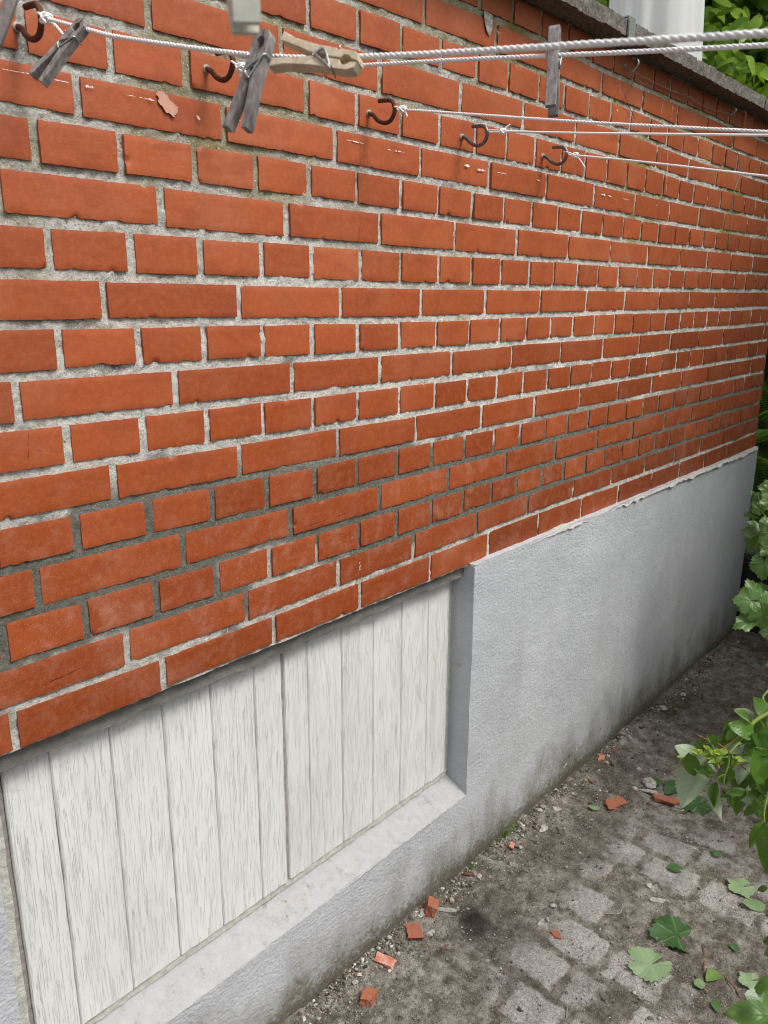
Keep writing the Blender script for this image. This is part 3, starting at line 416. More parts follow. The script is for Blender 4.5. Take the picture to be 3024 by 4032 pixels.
# hatch: back board, jambs, two leaves of boards
dk=MB(); rbox(dk,OX0,OX1,.058,.075,-.61,-.02,.2,lambda p:p,faces='y'); rbox(dk,-.1838,-.1772,.0475,.057,-.59,-.036,.1,lambda p:p,faces='y'); rbox(dk,-.7465,-.7340,.0500,.057,-.59,-.036,.1,lambda p:p,faces='y'); dk.build('door_backing',M['groove'],wall)
def jd(p): return p+np.stack([fbm(p[:,2]*30,p[:,1]*50,0,80,3)*.0012,fbm(p[:,0]*60,p[:,2]*40,0,81,4,.6)*.0011,0*p[:,0]],1)
fr=MB(); rbox(fr,-.777,-.7455,.036,.06,-.60,-.031,.006,jd,faces='xXyZ'); rbox(fr,.3755,.3915,.050,.06,-.60,-.031,.006,jd,faces='xXyZ'); rbox(fr,-.745,.384,.0475,.06,-.6055,-.5885,.006,jd,faces='xXyZ')
fr.build('door_frame',M['jamb'],wall)
def leaf(xs,nm):
    d=MB()
    for k,(a,b) in enumerate(zip(xs[:-1],xs[1:])):
        g=.0016; y0=.0435+random.uniform(-.0006,.0006); t=random.random()
        Xs=np.array([a+g*.1,a+g*.6,a+g+.0012,*np.linspace(a+.012,b-.012,6),b-g-.0012,b-g*.6,b-g*.1]); Yo=np.array([.0045,.0022,0,*[0]*6,0,.0022,.0045])
        Zs=np.linspace(-.586,-.0385,70); x,z=np.meshgrid(Xs,Zs,indexing='ij')
        y=y0+Yo[:,None]+fbm(x*30,z*3,k,90,2)*.0006; z=z+np.where(z<-.58,1,0)*fbm(x*80,0,k,91)*.0012+np.where(z>-.042,1,0)*fbm(x*60,0,k,92)*.0008
        x=x+fbm(0*x,z*14,k,93)*.0005
        d.add(np.stack([x,y,z],-1),gridf(*x.shape),tint=t)
        zz=z[:,0]; d.add(np.concatenate([np.stack([x[:,0],y[:,0],zz],1),np.stack([x[:,0],y[:,0]+.012,zz],1)]),[(i,len(zz)+i,len(zz)+i+1,i+1) for i in range(len(zz)-1)],tint=t)
        zz=z[:,-1]; d.add(np.concatenate([np.stack([x[:,-1],y[:,-1],zz],1),np.stack([x[:,-1],y[:,-1]+.012,zz],1)]),[(i,i+1,len(zz)+i+1,len(zz)+i) for i in range(len(zz)-1)],tint=t)
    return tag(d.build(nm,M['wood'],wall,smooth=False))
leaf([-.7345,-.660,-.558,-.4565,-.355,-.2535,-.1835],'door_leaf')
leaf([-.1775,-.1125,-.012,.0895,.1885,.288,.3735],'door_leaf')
# hole left by a bolt in the reveal
hm=MB(); rng=[]
for k in range(14):
    a=k/14*2*math.pi; rng.append((OX1-.0012,.022+.0075*math.cos(a),-.272+.0075*math.sin(a)))
for k in range(14):
    a=k/14*2*math.pi; rng.append((OX1-.0030,.022+.0055*math.cos(a),-.272+.0055*math.sin(a)))
for k in range(14):
    a=k/14*2*math.pi; rng.append((OX1-.0008,.022+.0035*math.cos(a),-.272+.0035*math.sin(a)))
hm.add(rng,[(i,(i+1)%14,14+(i+1)%14,14+i) for i in range(14)]+[(14+i,14+(i+1)%14,28+(i+1)%14,28+i) for i in range(14)]+[tuple(range(28,42))])
hm.build('bolt_socket',M['jamb'],wall)
# peeling flakes on the render
fk=MB()
for q,(cx,cz,sz) in enumerate([(1.215,-.772,.02),(1.17,-.785,.012),(1.064,-.765,.018),(1.03,-.775,.014),(1.004,-.778,.022),(.96,-.79,.012),(.934,-.809,.03),(.915,-.82,.014)]):
    n=12; a=np.arange(n)/n*2*math.pi; rr=sz*(.6+.35*np.array([math.sin(3.7*k+q*2) for k in range(n)])*.8)
    V=[(cx,-.0165,cz)]+[(cx+rr[k]*math.cos(a[k])*.8,-.0165-.004*max(0,math.sin(a[k]+q)),cz+rr[k]*math.sin(a[k])*.7) for k in range(n)]
    fk.add(V,[(0,1+(k+1)%n,1+k) for k in range(n)])
fk.build('paint_flake',M['jamb'],wall,smooth=False)
# paint marks and cracks on the bricks
pm=MB()
def blob(mb,x0,z0,x1,z1,w,y=-.0022,seed=0,n=26):
    d=np.array([x1-x0,z1-z0]);L_=np.linalg.norm(d)+1e-9;d/=L_;nn=np.array([-d[1],d[0]]); t=np.linspace(0,1,n)
    prof=np.sin(t*math.pi)**.5*w*np.clip(.42+.75*fbm(t*13,seed,0,5,3),0,1.1)
    c=np.array([x0,z0])+t[:,None]*L_*d+nn*(fbm(t*3,seed,0,7)*w*.18)[:,None]
    up=c+nn*prof[:,None]; dn=c-nn*prof[:,None]*(.6+.4*vn(t*11,seed)[:,None])
    V=np.concatenate([np.column_stack([up[:,0],np.full(n,y),up[:,1]]),np.column_stack([dn[:,0],np.full(n,y),dn[:,1]])])
    mb.add(V,[(i,n+i,n+i+1,i+1) for i in range(n-1)])
for k,(a,b,c,d,w) in enumerate(DATA['paint']):
    if w==0: continue
    blob(pm,a,b,c,d,w*.00022,seed=k)
pm.build('paint_smear',M['paint'],wall,smooth=False)
wp=[p for p in DATA['paint'] if p[4]==0][0]; p2=MB(); cx,cz=(wp[0]+wp[2])/2,(wp[1]+wp[3])/2
n=34; V=[(cx,-.0020,cz)]+[(cx+(.017+.004*vn(k*.5,3)+.003*vn(k*1.3,5))*math.cos(k/n*2*math.pi),-.0020,cz+(.011+.003*vn(k*.6,9)+.002*vn(k*1.5,2))*math.sin(k/n*2*math.pi)-.35*(.024)*math.cos(k/n*2*math.pi)) for k in range(n)]
p2.add(V,[(0,1+(k+1)%n,1+k) for k in range(n)]); p2.build('paint_patch',M['pinkpaint'],wall,smooth=False)
ck=MB()
def crack(x0,z0,x1,z1,w=.0006,seed=0): blob(ck,x0,z0,x1,z1,w,-.0017,seed,18)
for k,(a,b,c,d) in enumerate([(.004,.905,.004,.865),(.004,.575,.0,.535),(.0,.447,.0,.478),(.0,.305,.0,.345),(-.66,.415,-.655,.46),(-.37,.277,-.372,.315),(.0,.72,.0,.76),(.34,.865,.342,.905)]): crack(a,b,c,d,.0006,k)
crack(-.20,.213,.02,.222,.0005,20); crack(-.69,.085,-.60,.094,.0006,21)
ck.build('brick_crack',M['crack'],wall,smooth=False)
cp=MB(); cp.add([(.372,-.003,1.202),(.402,-.003,1.200),(.405,-.0034,1.180),(.396,-.003,1.160),(.384,-.003,1.166),(.376,-.0026,1.182)],[(0,5,4,3,2,1)]); cp.build('plaster_chip',M['stone'],wall,smooth=False)
# coping slabs
def cdisp(p):
    x,y,z=p.T; a=.0022; return p+np.stack([fbm(y*60,z*60,x*0,101)*.001,(y<.1)*fbm(x*70,z*70,y*20,102,4,.65)*a,fbm(x*70,y*70,z*30,103,4,.65)*a],1)
for k,(a,b) in enumerate(((-1.19,-.14),(-.132,.903),(.911,1.946),(1.954,2.60))):
    c=MB(); rbox(c,a,b,-.06,.32,1.2565,1.2915,.0058 if k>0 else .02,cdisp); c.build('coping_slab',M['coping'],wall)
cl=MB(); rbox(cl,.892,.926,-.0665,-.0625,1.250,1.297,.02,lambda p:p); rbox(cl,.892,.926,-.0625,.02,1.2965,1.2995,.02,lambda p:p); cl.build('coping_clip',M['zinc'],wall,smooth=False)
# ------------------------------------------------------------ ground
def axis(a,b,st,lo,hi):
    c=list(np.arange(a,b,st)); s=st
    x=a;L_=[]
    while x>lo: s*=1.35; x-=s; L_.append(max(x,lo))
    s=st;x=c[-1];H=[]
    while x<hi: s*=1.35; x+=s; H.append(min(x,hi))
    return np.array(sorted(set(L_))+c+H)
X=axis(-.45,2.9,.0055,-60,60); Y=axis(-1.0,.02,.0055,-60,60)
x,y=np.meshgrid(X,Y,indexing='ij')
px_,py_=.122,.148
cols=np.floor((x-.085+.008*fbm(x*3,y*3,0,203))/px_); yy=y+.02+((cols%2)*.5+.12*np.sin(cols*2.1))*py_+.008*fbm(x*3,y*3,0,204)
rows=np.floor(yy/py_); fx=((x-.085+.008*fbm(x*3,y*3,0,203))/px_)%1; fy=(yy/py_)%1
e=np.minimum(np.minimum(fx,1-fx)*px_,np.minimum(fy,1-fy)*py_)+.005*fbm(x*35,y*35,0,205)
cellv=_h(cols.astype(int),rows.astype(int),0*rows.astype(int),77)*.5+.5
vis=sst(.25,.6,cellv+.55*fbm(x*3.2,y*3.2,0,206)+.15)*sst(-.20,-.33,y-.0*x)*sst(1.25,.75,x)*(1-.0*x)
near=sst(-.15,.0,.0)+1
pav=sst(.006,.016,e)*vis*sst(-.85,-.6,y)
h=GZ+fbm(x*2.5,y*2.5,0,201,2)*.006+fbm(x*14,y*14,0,202,4,.6)*.0042+sst(.006,.020,e)*vis*.003+.010*sst(-.10,-.0,y)*(1+.5*fbm(x*8,0,0,209))
inn=(np.abs(x-1.2)<2.2)&(np.abs(y+.5)<1.2); h=np.where(inn,h+fbm(x*55,y*55,0,208,3,.7)*.0026*(1-.5*pav)+np.clip(fbm(x*30,y*30,0,212),.2,1)*.006*(1-pav),h)
wet=np.exp(-(((x-.255)/.05)**2+((y+.149)/.045)**2))*1.3+.9*sst(.3,.9,fbm(x*5,y*5,0,210)+.2)*sst(.7,1.3,x)*.5  # a wet spot, plus noisy dark patches along the far path
moss=sst(-.05,.0,y)*.9+.9*sst(.1,.7,fbm(x*6,y*6,0,211))*sst(.02,.0,np.abs(e-.004))*vis
gm=MB(); gm.add(np.stack([x,y,h],-1),gridf(*x.shape),paver=pav,wet=np.clip(wet,0,1),moss=moss)
g=gm.build('ground',M['ground']); tag(g,kind='structure')
def gz(x_,y_): return GZ+float(fbm(x_*2.5,y_*2.5,0,201,2))*.006+.002+.010*float(sst(-.10,-.0,y_))
# pebbles and crumbs
ico=None
def icos():
    t=(1+5**.5)/2; v=np.array([(-1,t,0),(1,t,0),(-1,-t,0),(1,-t,0),(0,-1,t),(0,1,t),(0,-1,-t),(0,1,-t),(t,0,-1),(t,0,1),(-t,0,-1),(-t,0,1)],float); v/=np.linalg.norm(v[0])
    f=[(0,11,5),(0,5,1),(0,1,7),(0,7,10),(0,10,11),(1,5,9),(5,11,4),(11,10,2),(10,7,6),(7,1,8),(3,9,4),(3,4,2),(3,2,6),(3,6,8),(3,8,9),(4,9,5),(2,4,11),(6,2,10),(8,6,7),(9,8,1)]; return v,np.array(f)
IV,IF=icos()
gv=MB(); n=0
while n<20000:
    x_=random.uniform(-.45,2.9); y_=-abs(random.gauss(0,.12)) if random.random()<.30 else random.uniform(-.95,0)
    if y_<-1: continue
    dens=.5+.5*float(vn(x_*5,y_*5,0,220))
    if random.random()>dens+.15: continue
    s_=min(.011,.0010*math.exp(abs(random.gauss(0,.72 if y_>-.12 else .60))))
    v=IV*(1+.28*np.random.default_rng(n).uniform(-1,1,(12,1)))*s_*np.array([1,random.uniform(.6,1),random.uniform(.4,.8)])
    a=random.uniform(0,6.3); c_,s2=math.cos(a),math.sin(a); v=np.column_stack([v[:,0]*c_-v[:,1]*s2,v[:,0]*s2+v[:,1]*c_,v[:,2]])
    gv.add(v+[x_,min(y_,-.017-s_),gz(x_,y_)+s_*.25],IF,tint=random.choice([random.random()*.85,random.random()*.6,random.uniform(.1,.5),random.uniform(.1,.5),random.uniform(.3,.7),random.uniform(.6,.96)]) if random.random()>.012 else 1.); n+=1
for q in range(2600):
    x_=random.uniform(-.45,2.6); y_=-.020-abs(random.gauss(0,.028))
    if vn(x_*6,3)<-.25 and random.random()<.7: continue
    s_=min(.010,.0016*math.exp(abs(random.gauss(0,.6)))); v=IV*(1+.33*np.random.default_rng(q+90000).uniform(-1,1,(12,1)))*s_*np.array([1,random.uniform(.5,1),random.uniform(.35,.8)])
    a=random.uniform(0,6.3); c_,s2=math.cos(a),math.sin(a); v=np.column_stack([v[:,0]*c_-v[:,1]*s2,v[:,0]*s2+v[:,1]*c_,v[:,2]])
    gv.add(v+[x_,min(y_,-.018-s_),gz(x_,y_)+s_*.4],IF,tint=random.choice([random.random()*.5,random.uniform(.3,.8),random.uniform(.55,.95)]) if random.random()>.03 else 1.)
g=gv.build('gravel',M['gravel'],smooth=False,origin=(0,0,GZ)); tag(g,kind='stuff')
# ------------------------------------------------------------ hooks, lines, pins
HK=[(0,0),(-.012,-.004),(-.025,-.015),(-.041,-.021),(-.055,-.018),(-.0635,-.006),(-.063,.005),(-.056,.013),(-.043,.0155),(-.027,.0165)]
def make_hook(X,zz,pts,r,mat,label,group,plug=True):
    h=empty('wall_hook',(X,0,zz),label,'hook',group)
    P=smooth_path([(X,.012,zz)]+[(X+random.uniform(-.0006,.0006),p[0],zz+p[1]) for p in pts],6)
    mb=MB(); tube(mb,P,r,10); mb.build('hook_bend',mat,h)
    mb=MB(); tube(mb,[(X,.004,zz),(X,-.0035,zz)],[r*1.7,r*1.5],12); mb.build('wall_plug',M['stone'],h)
    return h
LX=[-.612,-.329,.030,.318,.634]
make_hook(-.612,.957,HK,.0038,M['rust'],'brown steel screw hook at the upper left corner, below the first white knot','hooks holding the clotheslines')
make_hook(-.329,.963,HK,.0039,M['rust'],'rusty brown screw hook, just left of the large upright grey clothespin','hooks holding the clotheslines')
make_hook(.026,.957,HK,.0038,M['rust'],'dark brown screw hook with a small drill hole in the brick above its shaft','hooks holding the clotheslines')
make_hook(.311,.956,HK,.0038,M['steel'],'grey steel screw hook holding the smooth plastic line','hooks holding the clotheslines')
make_hook(.632,.957,HK,.0038,M['steel'],'grey steel screw hook holding the lowest and farthest tied cord','hooks holding the clotheslines')
make_hook(1.016,1.222,[(0,0),(-.009,-.011),(-.018,-.017),(-.028,-.014),(-.036,-.005),(-.037,.004),(-.030,.012),(-.020,.014)],.0026,M['zinc'],'small zinc hook in the shade under the coping with a thin wire hanging down','small hooks under the coping')
make_hook(1.773,1.222,[(0,0),(-.008,-.004),(-.017,-.003),(-.026,.004),(-.026,.012),(-.016,.020)],.0024,M['zinc'],'small zinc hook farthest right in the dark under the coping','small hooks under the coping')
def rope_mesh(mb,P,r,pitch=.017,tw=True):
    P=np.array(P,float)
    if not tw: tube(mb,P,r,10); return
    s=np.concatenate([[0],np.cumsum(np.linalg.norm(np.diff(P,axis=0),axis=1))]); n=int(s[-1]/.0019)+2; q=np.linspace(0,s[-1],n)
    C_=np.stack([np.interp(q,s,P[:,k]) for k in range(3)],1); T=np.gradient(C_,axis=0); T/=np.linalg.norm(T,axis=1)[:,None]
    A=np.cross(T,[0,0,1.]); A/=np.linalg.norm(A,axis=1)[:,None]+1e-9; B=np.cross(T,A)
    for k in range(3):
        ph=q/pitch*2*math.pi+k*2*math.pi/3+.15*vn(q*30,k)
        tube(mb,C_+(np.cos(ph)[:,None]*A+np.sin(ph)[:,None]*B)*r*.42,r*.60,6,cap=True)
def knot(mb,c,d,r,seed,tail=(.4,-.3,-.8),tl=.03):
    c=np.array(c);d=np.array(d)/np.linalg.norm(d); u=np.array([1.,0,0]); w=np.cross(d,u); rnd=random.Random(seed)
    t=np.linspace(0,2*math.pi,60)
    for q in range(2):
        r=r*1.0; R_=r*1.9; ph=q*1.6+rnd.random()
        P=c+(np.sin(2*t+ph)*r*1.9)[:,None]*d+(np.cos(t+ph)*R_*(1.15))[:,None]*u+(np.sin(t+ph+q*.5)*R_*1.1)[:,None]*w
        tube(mb,P,r*.72,8,cap=False)
    e=np.array(tail)/np.linalg.norm(tail)
    rope_mesh(mb,smooth_path([c,c+e*tl*.45+w*.002,c+e*tl],8),r*.8,.010)
def line_path(X0,y0,z0,X1,y1,z1,yend=-2.6):
    # hangs from the wall hook out over the path, nearly straight with a little sag
    o=[]
    for t in np.linspace(0,(yend-y0)/(y1-y0),60):
        o.append((X0+(X1-X0)*t,y0+(y1-y0)*t,z0+(z1-z0)*t))
    return np.array(o)
def sag_path(pts,yend=-2.4):
    P=smooth_path(pts,10); a,b=P[-12],P[-1]; d=(b-a)/(b[1]-a[1]); n=14
    return np.concatenate([P,[b+d*(yend-b[1])*(k+1)/n for k in range(n)]])
def make_line(pts,r,label,tw=True,mat='rope',seed=0,tail=(.4,-.3,-.8),tl=.03,hookpt=None):
    o=empty('clothesline',pts[0],label,'clothesline','white clotheslines tied to the wall hooks')
    mb=MB(); rope_mesh(mb,sag_path(pts),r,tw=tw); mb.build('cord',M[mat],o)
    k=MB(); d=np.array(pts[1])-np.array(pts[0]); knot(k,np.array(pts[0])+d/np.linalg.norm(d)*.004,d,r,seed,tail,tl)
    h=np.array(hookpt); p0=np.array(pts[0]); t=np.linspace(0,2*math.pi,20)
    dd=h-p0; L_=np.linalg.norm(dd); u=dd/L_; w=np.cross(u,[1,0,0])
    P=p0+u*(L_*.5)+np.outer(-np.cos(t),u)*(L_*.5+r*1.2)+np.outer(np.sin(t),np.array([1,0,0])*.8+w*.5)*r*1.5
    tube(k,P,r*.7,8,cap=False); k.build('knot',M[mat],o); return o
make_line([(-.615,-.078,.951),(-.614,-.17,.922),(-.612,-.245,.900),(-.607,-.455,.849),(-.603,-.600,.825),(-.600,-.796,.800),(-.600,-.897,.787)],.0024,'thick white cord nearest the viewer, topmost line at the right edge',seed=1,hookpt=(-.613,-.062,.958),tail=(.55,-.5,-.75))
make_line([(-.33,-.079,.952),(-.33,-.2,.932),(-.33,-.341,.913),(-.33,-.468,.897),(-.33,-.676,.869),(-.33,-.807,.852)],.0024,'white cord tied behind the large upright clothespin, second line at the right edge',seed=2,hookpt=(-.329,-.062,.962),tail=(0,.1,-1),tl=.012)
make_line([(.026,-.079,.953),(.026,-.25,.922),(.026,-.45,.886),(.026,-.701,.844)],.0023,'white cord tied to the dark brown hook beside the drill hole',seed=3,hookpt=(.026,-.063,.958),tail=(.3,-.35,-.7),tl=.014)
make_line([(.311,-.098,.955),(.311,-.3,.928),(.311,-.61,.889)],.0021,'smooth white plastic line without twist, third hook from the right',tw=False,mat='plasticline',seed=4,hookpt=(.311,-.058,.960),tail=(.3,-.6,.6),tl=.018)
make_line([(.632,-.083,.951),(.632,-.25,.921),(.632,-.515,.869)],.0024,'white cord with a drooping frayed tail, lowest line at the right edge',seed=5,hookpt=(.632,-.058,.960),tail=(.35,-.55,-.75),tl=.034)
def w2(o,L,Wv,N,l,w,n): return np.array(o)+L*l+Wv*w+N*n
def make_pin(spec,size,mat,label,half_n=.005,open_=1.,name='clothespin',flip=False,broad=1.):
    o,L,Wv=[np.array(q) for q in spec]; N=np.cross(L,Wv); s=size/.080
    root=empty(name,tuple(float(q) for q in o),label,'clothespin','clothespins on the lines')
    for sg in (1,-1):
        # outline of one arm in (along, across): jaw end, grooves, spring seat, handle
        pr=[(.036,.0006),(.0300,.0012),(.0270,.0038),(.0215,.0040),(.0195,.0008),(.008,.0006),(.004,.0022),(-.002,.0022),(-.006,.0008),(-.022,.0030*open_+.0006),(-.044,.0068*open_),
            (-.044,.0115*open_+.001),(-.030,.0112),(-.006,.0086),(.0125,.0082),(.0132,.0068),(.0158,.0068),(.0165,.0082),(.030,.0078),(.0345,.0052)]
        pr=[(a*s,b*s*sg) for a,b in pr]; n=len(pr); hn=half_n*s*broad; mb=MB(); ins=.0004
        V=[]
        cx=sum(p[0] for p in pr)/n; cy=sum(p[1] for p in pr)/n
        for nn,k in ((hn,1),(hn-ins,0),(-hn+ins,0),(-hn,1)):
            for a,b in pr: V.append(w2(o,L,Wv,N,a+(cx-a)*.012*k,b+(cy-b)*.10*k,nn))
        f=[tuple(range(n)),tuple(range(3*n,4*n))[::-1]]
        for q in range(3):
            for k in range(n): f.append((q*n+k,(q+1)*n+k,(q+1)*n+(k+1)%n,q*n+(k+1)%n))
        mb.add(V,f); mb.build('wooden_arm' if mat!='whiteplastic' else 'plastic_arm',M[mat],root,smooth=False)
    sp=MB(); t=np.linspace(0,2*math.pi*3.5,70); rr=.0052*s; hn=half_n*s*broad
    P=[w2(o,L,Wv,N,.001*s+rr*math.cos(a),rr*math.sin(a),-hn-.0008+(2*hn+.0016)*k/69) for k,a in enumerate(t)]
    tube(sp,P,.00095*s,6)
    for sn,sg,en in ((1,1,P[-1]),(-1,-1,P[0])):
        q=sn*(hn+.0009); Q=[en,w2(o,L,Wv,N,.006*s,sg*-.0045*s,q),w2(o,L,Wv,N,.0145*s,-sg*.0086*s,q),w2(o,L,Wv,N,.0145*s,-sg*.0092*s,-q*.9)]
        Q2=[w2(o,L,Wv,N,-.003*s,sg*.0045*s,q),w2(o,L,Wv,N,.004*s,sg*.0068*s,q),w2(o,L,Wv,N,.0145*s,sg*.0086*s,q)]
        tube(sp,smooth_path(Q,5),.0009*s,6)
        if sn>0: tube(sp,smooth_path([P[-1]]+[w2(o,L,Wv,N,.001*s-rr*1.0,0,q),w2(o,L,Wv,N,.002*s,rr*1.0,q),w2(o,L,Wv,N,.0145*s,-.0080*s,q)],6),.0010*s,6)
    sp.build('spring',M['zinc'],root); return root
PN=DATA['pins']
make_pin(PN['p1'],.084,'greywood','weathered grey wooden clothespin with a visible spring coil, tilted, leftmost on the thick cord')
make_pin(PN['p2'],.090,'greywood','large upright grey wooden clothespin with spring coil, in front of the second hook',broad=.9)
make_pin(PN['p3'],.088,'greywood','grey clothespin seen from its flat side, hanging alone at the right')
make_pin(PN['p4'],.084,'palewood','pale wooden clothespin lying open along the cord, its spring in the middle',open_=1.25)
make_pin(PN['p5'],.080,'whiteplastic','blurred milky white plastic clothespin coming down from the top edge',broad=1.25,open_=.45)
make_pin(PN['p6'],.080,'greywood','blurred dark grey clothespin in the very top left corner',broad=1.2)
# the line above the frame that carries the last two pins
a=np.array(PN['p6'][0])+np.array(PN['p6'][1])*.026; b=np.array(PN['p5'][0])+np.array(PN['p5'][1])*.026; d=(b-a)/(b[1]-a[1])
o=empty('clothesline',tuple(a),'white cord running above the photo, carrying the two blurred clothespins','clothesline','white clotheslines tied to the wall hooks')
mb=MB(); rope_mesh(mb,[a+d*(-.08-a[1]),a,b,b+d*(-1.4-b[1])],.0026); mb.build('cord',M['rope'],o)
# thin wires
def wire(pts,r,mat,label,name='wire'):
    mb=MB(); tube(mb,smooth_path(pts,6),r,5); o=mb.build(name,M[mat],origin=pts[0]); tag(o,label,'wire'); return o
wire([(1.046,-.020,1.206),(1.047,-.008,1.18),(1.049,-.005,1.172),(1.024,-.005,1.152),(1.037,-.005,1.141),(1.025,-.005,1.132),(1.054,-.005,1.126),(1.091,-.005,1.106)],.0007,'wire','thin dark kinked wire dangling from the first small hook under the coping')
wire([(1.03,-.02,1.209),(1.13,-.008,1.212),(1.297,-.008,1.211),(1.424,-.008,1.215),(1.527,-.008,1.209),(1.642,-.008,1.212),(1.764,-.018,1.219)],.0009,'paletwine','pale twine strung between the two small hooks under the coping',name='twine')
wire([(1.801,-.004,1.156),(1.849,-.004,1.13),(1.92,-.004,1.11),(1.949,-.004,1.054),(1.923,-.004,1.021),(1.903,-.004,.974),(1.915,-.004,.878),(1.902,-.004,.815)],.0009,'teal','teal thread trailing down the bricks near the right edge',name='thread')
wire([(.824,-.004,.856),(.937,-.004,.864),(1.104,-.005,.861),(1.293,-.004,.856)],.0009,'wire','thin dark wire lying in a mortar joint below the farthest tied hook')
# ------------------------------------------------------------ rubble on the ground
def rock(mb,c,size,seed,sub=1,rot=0.,flat=.6,jit=.25,box=False):
    v,f=IV.copy(),IF
    if box:
        v=np.array([(sx,sy,sz) for sx in (-1,1) for sy in (-1,1) for sz in (-1,1)],float); 
        f=np.array([(0,1,3,2),(4,6,7,5),(0,4,5,1),(2,3,7,6),(0,2,6,4),(1,5,7,3)])
    import bmesh
    bm=bmesh.new(); vs=[bm.verts.new(p) for p in v]
    for q in f: bm.faces.new([vs[i] for i in q])
    if box:
        rg=np.random.default_rng(seed)
        for w in bm.verts: w.co+=Vector(rg.uniform(-jit,jit,3)*1.2)
        bmesh.ops.subdivide_edges(bm,edges=bm.edges[:],cuts=4,use_grid_fill=True)
    else: bmesh.ops.subdivide_edges(bm,edges=bm.edges[:],cuts=2,use_grid_fill=True)
    P=np.array([w.co[:] for w in bm.verts]); nn=P/np.linalg.norm(P,axis=1)[:,None]
    if not box: P=nn*(1+jit*vn(nn[:,0]*1.3,nn[:,1]*1.3,nn[:,2]*1.3,seed))[:,None]
    P=P+nn*(fbm(P[:,0]*2.5,P[:,1]*2.5,P[:,2]*2.5,seed,4,.6)*(.15 if box else .09))[:,None]
    P=P*np.array(size)*.5; a=rot; P=np.column_stack([P[:,0]*math.cos(a)-P[:,1]*math.sin(a),P[:,0]*math.sin(a)+P[:,1]*math.cos(a),P[:,2]])
    mb.add(P+np.array(c),[tuple(x.index for x in q.verts) for q in bm.faces]) if bm.verts.index_update() is None else 0
    bm.free()
def debris(name,x,y,size,mat,label,cat,seed,rot=0,box=False,group=None,lift=0,smooth=False,jit=.25,tilt=None):
    mb=MB(); z=gz(x,y)+size[2]*.28+lift; rock(mb,(x,y,z),size,seed,rot=rot,box=box,jit=jit); o=mb.build(name,M[mat],origin=(x,y,z),smooth=smooth)
    if tilt: o.rotation_euler=tilt
    return tag(o,label,cat,group)
BG='broken bits of red brick on the ground'
debris('brick_fragment',.203,-.046,(.030,.026,.042),'brickbit','upright chunk of red brick leaning at the foot of the wall','brick piece',3,.4,True,BG,tilt=(.35,.15,.2))
debris('brick_fragment',.128,-.062,(.044,.036,.014),'brickbit','flat red brick piece with crumbs on top, right beside the upright chunk','brick piece',4,.9,True,BG)
debris('brick_fragment',-.088,-.103,(.034,.032,.026),'brickbit','block of red brick at the bottom edge of the photo','brick piece',8,.5,True,BG)
debris('brick_fragment',.012,-.066,(.024,.046,.010),'pinkbit','pink dusty brick piece covered in mortar near the wall foot','brick piece',9,.2,True,BG)
debris('brick_fragment',.942,-.186,(.052,.034,.012),'brickbit','wedge shaped orange brick shard in the middle of the path','brick piece',10,-.4,True,BG,jit=.45)
debris('brick_fragment',1.068,-.292,(.030,.075,.012),'brickbit','long narrow orange brick shard touching a green leaf','brick piece',21,.25,True,BG,jit=.4)
debris('brick_fragment',.363,-.318,(.020,.017,.008),'brickbit','tiny red brick chip on the pale sett','brick piece',12,.9,True,BG,jit=.4)
debris('brick_fragment',1.004,-.076,(.014,.014,.008),'brickbit','small red brick crumb near the foot of the grey render','brick piece',13,0,True,BG,jit=.4)
debris('brick_fragment',1.14,-.044,(.034,.018,.014),'pinkbit','pinkish brick lump against the foot of the peeling render','brick piece',14,.4,True,BG)
debris('brick_fragment',.56,-.062,(.020,.012,.007),'pinkbit','small pink brick flake beside the grass tuft','brick piece',15,.4,True,BG)
c=debris('brick_fragment',-.592,.012,(.012,.007,.004),'brickbit','tiny dark red brick chip lying on the sill','brick piece',16,.4,True,BG); c.location.z=-.627
debris('mortar_stick',.236,-.072,(.070,.012,.010),'mortbit','thin stick of grey mortar behind the upright brick chunk','mortar piece',17,-1.0,True)
SG='grey stones lying on the path'
